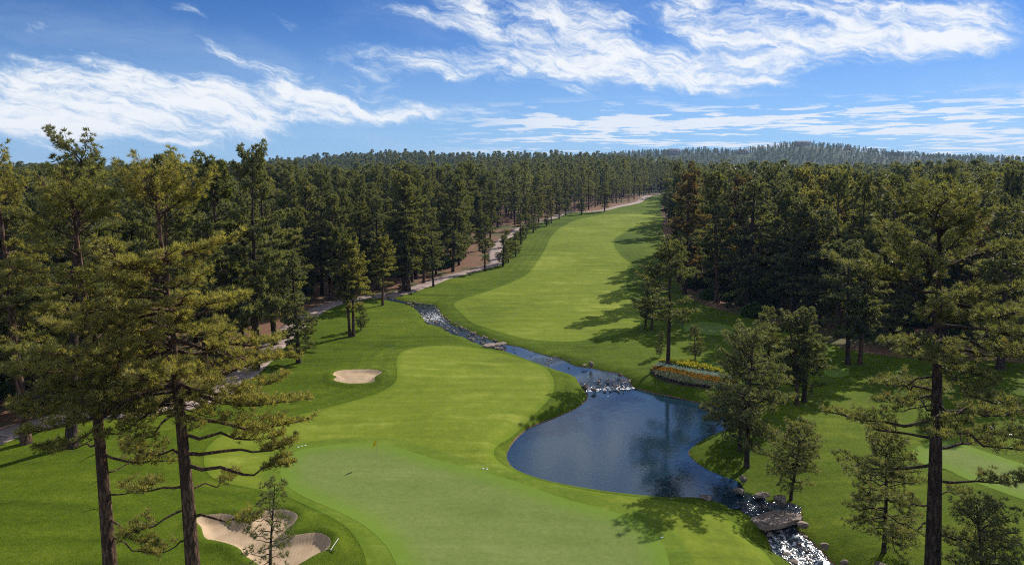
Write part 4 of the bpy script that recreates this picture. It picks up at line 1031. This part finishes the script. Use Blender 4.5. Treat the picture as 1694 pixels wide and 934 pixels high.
# ------------------------------------------------------------------ flower bed
def flower_bed():
    c = bed_o.mean(0); root = empty('flower_bed', (c[0], c[1], ground_z(c[0], c[1])), label='curved bed of silver, orange and yellow flowers above the pond bank', cat='flower bed')
    V, F, A = clip_sheet(s_bed+.05, .05); V = V-np.array(root.location); obj('soil', V, F, M_soil, root, True)
    g = np.random.default_rng(8); lo, hi = bed_o.min(0), bed_o.max(0)
    X = g.uniform(lo[0], hi[0], 9000); Y = g.uniform(lo[1], hi[1], 9000); s_ = sdf(X, Y, bed_o); k = s_ > .15; X, Y = X[k], Y[k]
    # which band of planting a point is in: measured across the bed from the pond side
    a_, b_ = hit(1085, 622), hit(1215, 648); dirv = (b_-a_)[:2]; dirv /= np.linalg.norm(dirv); nn = np.array([-dirv[1], dirv[0]])
    v = (X-a_[0])*nn[0]+(Y-a_[1])*nn[1]+.25*np.sin(X*.9)
    Z = terrain(X, Y)
    bands = [('grey_foliage', -9, .9, (.07,.12,.04), (.22,.19,.20), .35), ('orange_flowers', .9, 2.8, (.06,.10,.02), (.52,.22,.03), .36),
             ('silver_foliage', 2.8, 4.4, (.25,.32,.32), (.42,.48,.48), .34), ('green_foliage', 4.4, 99, (.06,.11,.02), (.12,.18,.03), .5)]
    for nm, v0, v1, c1, c2, h in bands:
        k = (v >= v0) & (v < v1); C = np.stack([X[k], Y[k], Z[k]+g.uniform(.1, h, k.sum())], 1)-np.array(root.location)
        if not len(C): continue
        nv, nf, ti = tufts(g, C, np.tile([0, 0, 1.0], (len(C), 1)), 7, .24, .12, 1.0)
        ti = np.repeat(g.uniform(0, 1, len(C)), 21)
        m_ = needle_mat(nm+'_petals', c1, c2, c2, .1, .2); obj(nm, nv, nf, m_, root, attrs={'tint': ti}, kind='stuff')
    k = (v > 4.2) & (g.random(len(X)) < .12); C = np.stack([X[k], Y[k], Z[k]+g.uniform(.5, .8, k.sum())], 1)-np.array(root.location)
    nv, nf, ti = tufts(g, C, np.tile([0, 0, 1.0], (len(C), 1)), 8, .2, .16, 1.0)
    obj('yellow_flowers', nv, nf, needle_mat('yellow_petals', (.50,.42,.03), (.62,.54,.05), (.6,.5,.05), .1, .2), root, attrs={'tint': ti}, kind='stuff')
flower_bed()

# ------------------------------------------------------------------ houses on the far hill
def house(px, y, w, h, dpt, label, flat=False):
    d = pix_dir(px, 260); x = d[0]/d[1]*y; z = float(zbase(x, y)); root = empty('hill_house', (x, y, z+1.5), label=label, cat='house')
    V, F = box(0, 0, h/2-2, w, dpt, h+4); obj('wall', V, F, M_wall, root)
    if flat: V, F = box(0, 0, h+.4, w+3, dpt+2, .8); obj('roof', V, F, M_roof, root)
    else:
        V = np.array([[-w/2-1, -dpt/2-1, h], [w/2+1, -dpt/2-1, h], [w/2+1, dpt/2+1, h], [-w/2-1, dpt/2+1, h], [-w/2+3, 0, h+3.5], [w/2-3, 0, h+3.5]], float)
        V2 = V.copy(); me = bpy.data.meshes.new('roof'); me.from_pydata([tuple(v) for v in V], [], [(0, 1, 5, 4), (2, 3, 4, 5), (1, 2, 5), (3, 0, 4), (3, 2, 1, 0)]); me.materials.append(M_roof)
        o = bpy.data.objects.new('roof', me); link(o, root)
    n_ = max(2, int(w/6))
    for i_ in range(n_):
        V, F = box(-w/2+(i_+.5)*w/n_, -dpt/2-.03, h*.55, w/n_*.5, .15, h*.35); obj('window', V, F, M_window, root)
house(1114, 1655, 30, 9, 14, 'large house on the far hill crest at the left of the ridge')
house(1326, 1690, 34, 5, 14, 'wide low house on the highest point of the far ridge')
house(1402, 1640, 10, 7, 10, 'small pale house below the right end of the far ridge')
house(1482, 1650, 26, 6, 14, 'flat roofed house on the far ridge at the right', True)
house(1230, 1660, 18, 6, 12, 'house between trees in the middle of the far ridge')

# ------------------------------------------------------------------ haze
def haze():
    V, F = box(0, 950, 42, 4400, 2700, 126)
    m = bpy.data.materials.new('haze_air'); m.use_nodes = True; t = NT(m.node_tree); t.n.clear()
    o_ = t.node('ShaderNodeOutputMaterial'); v = t.node('ShaderNodeVolumePrincipled'); v.inputs['Color'].default_value = (.26, .50, 1.0, 1)
    v.inputs['Density'].default_value = 0.00008; v.inputs['Anisotropy'].default_value = .15; t.l.new(v.outputs[0], o_.inputs['Volume'])
    o = obj('haze', V, F, m, None, kind='stuff', label='pale blue haze in the air over the forest'); return o
haze()
print('objects', len(sc.objects))
open('/tmp/count.txt','w').write(repr((sum(len(m.polygons) for m in bpy.data.meshes), sorted([(len(m.polygons),m.name) for m in bpy.data.meshes])[-24:], len(pts), N_IND)))
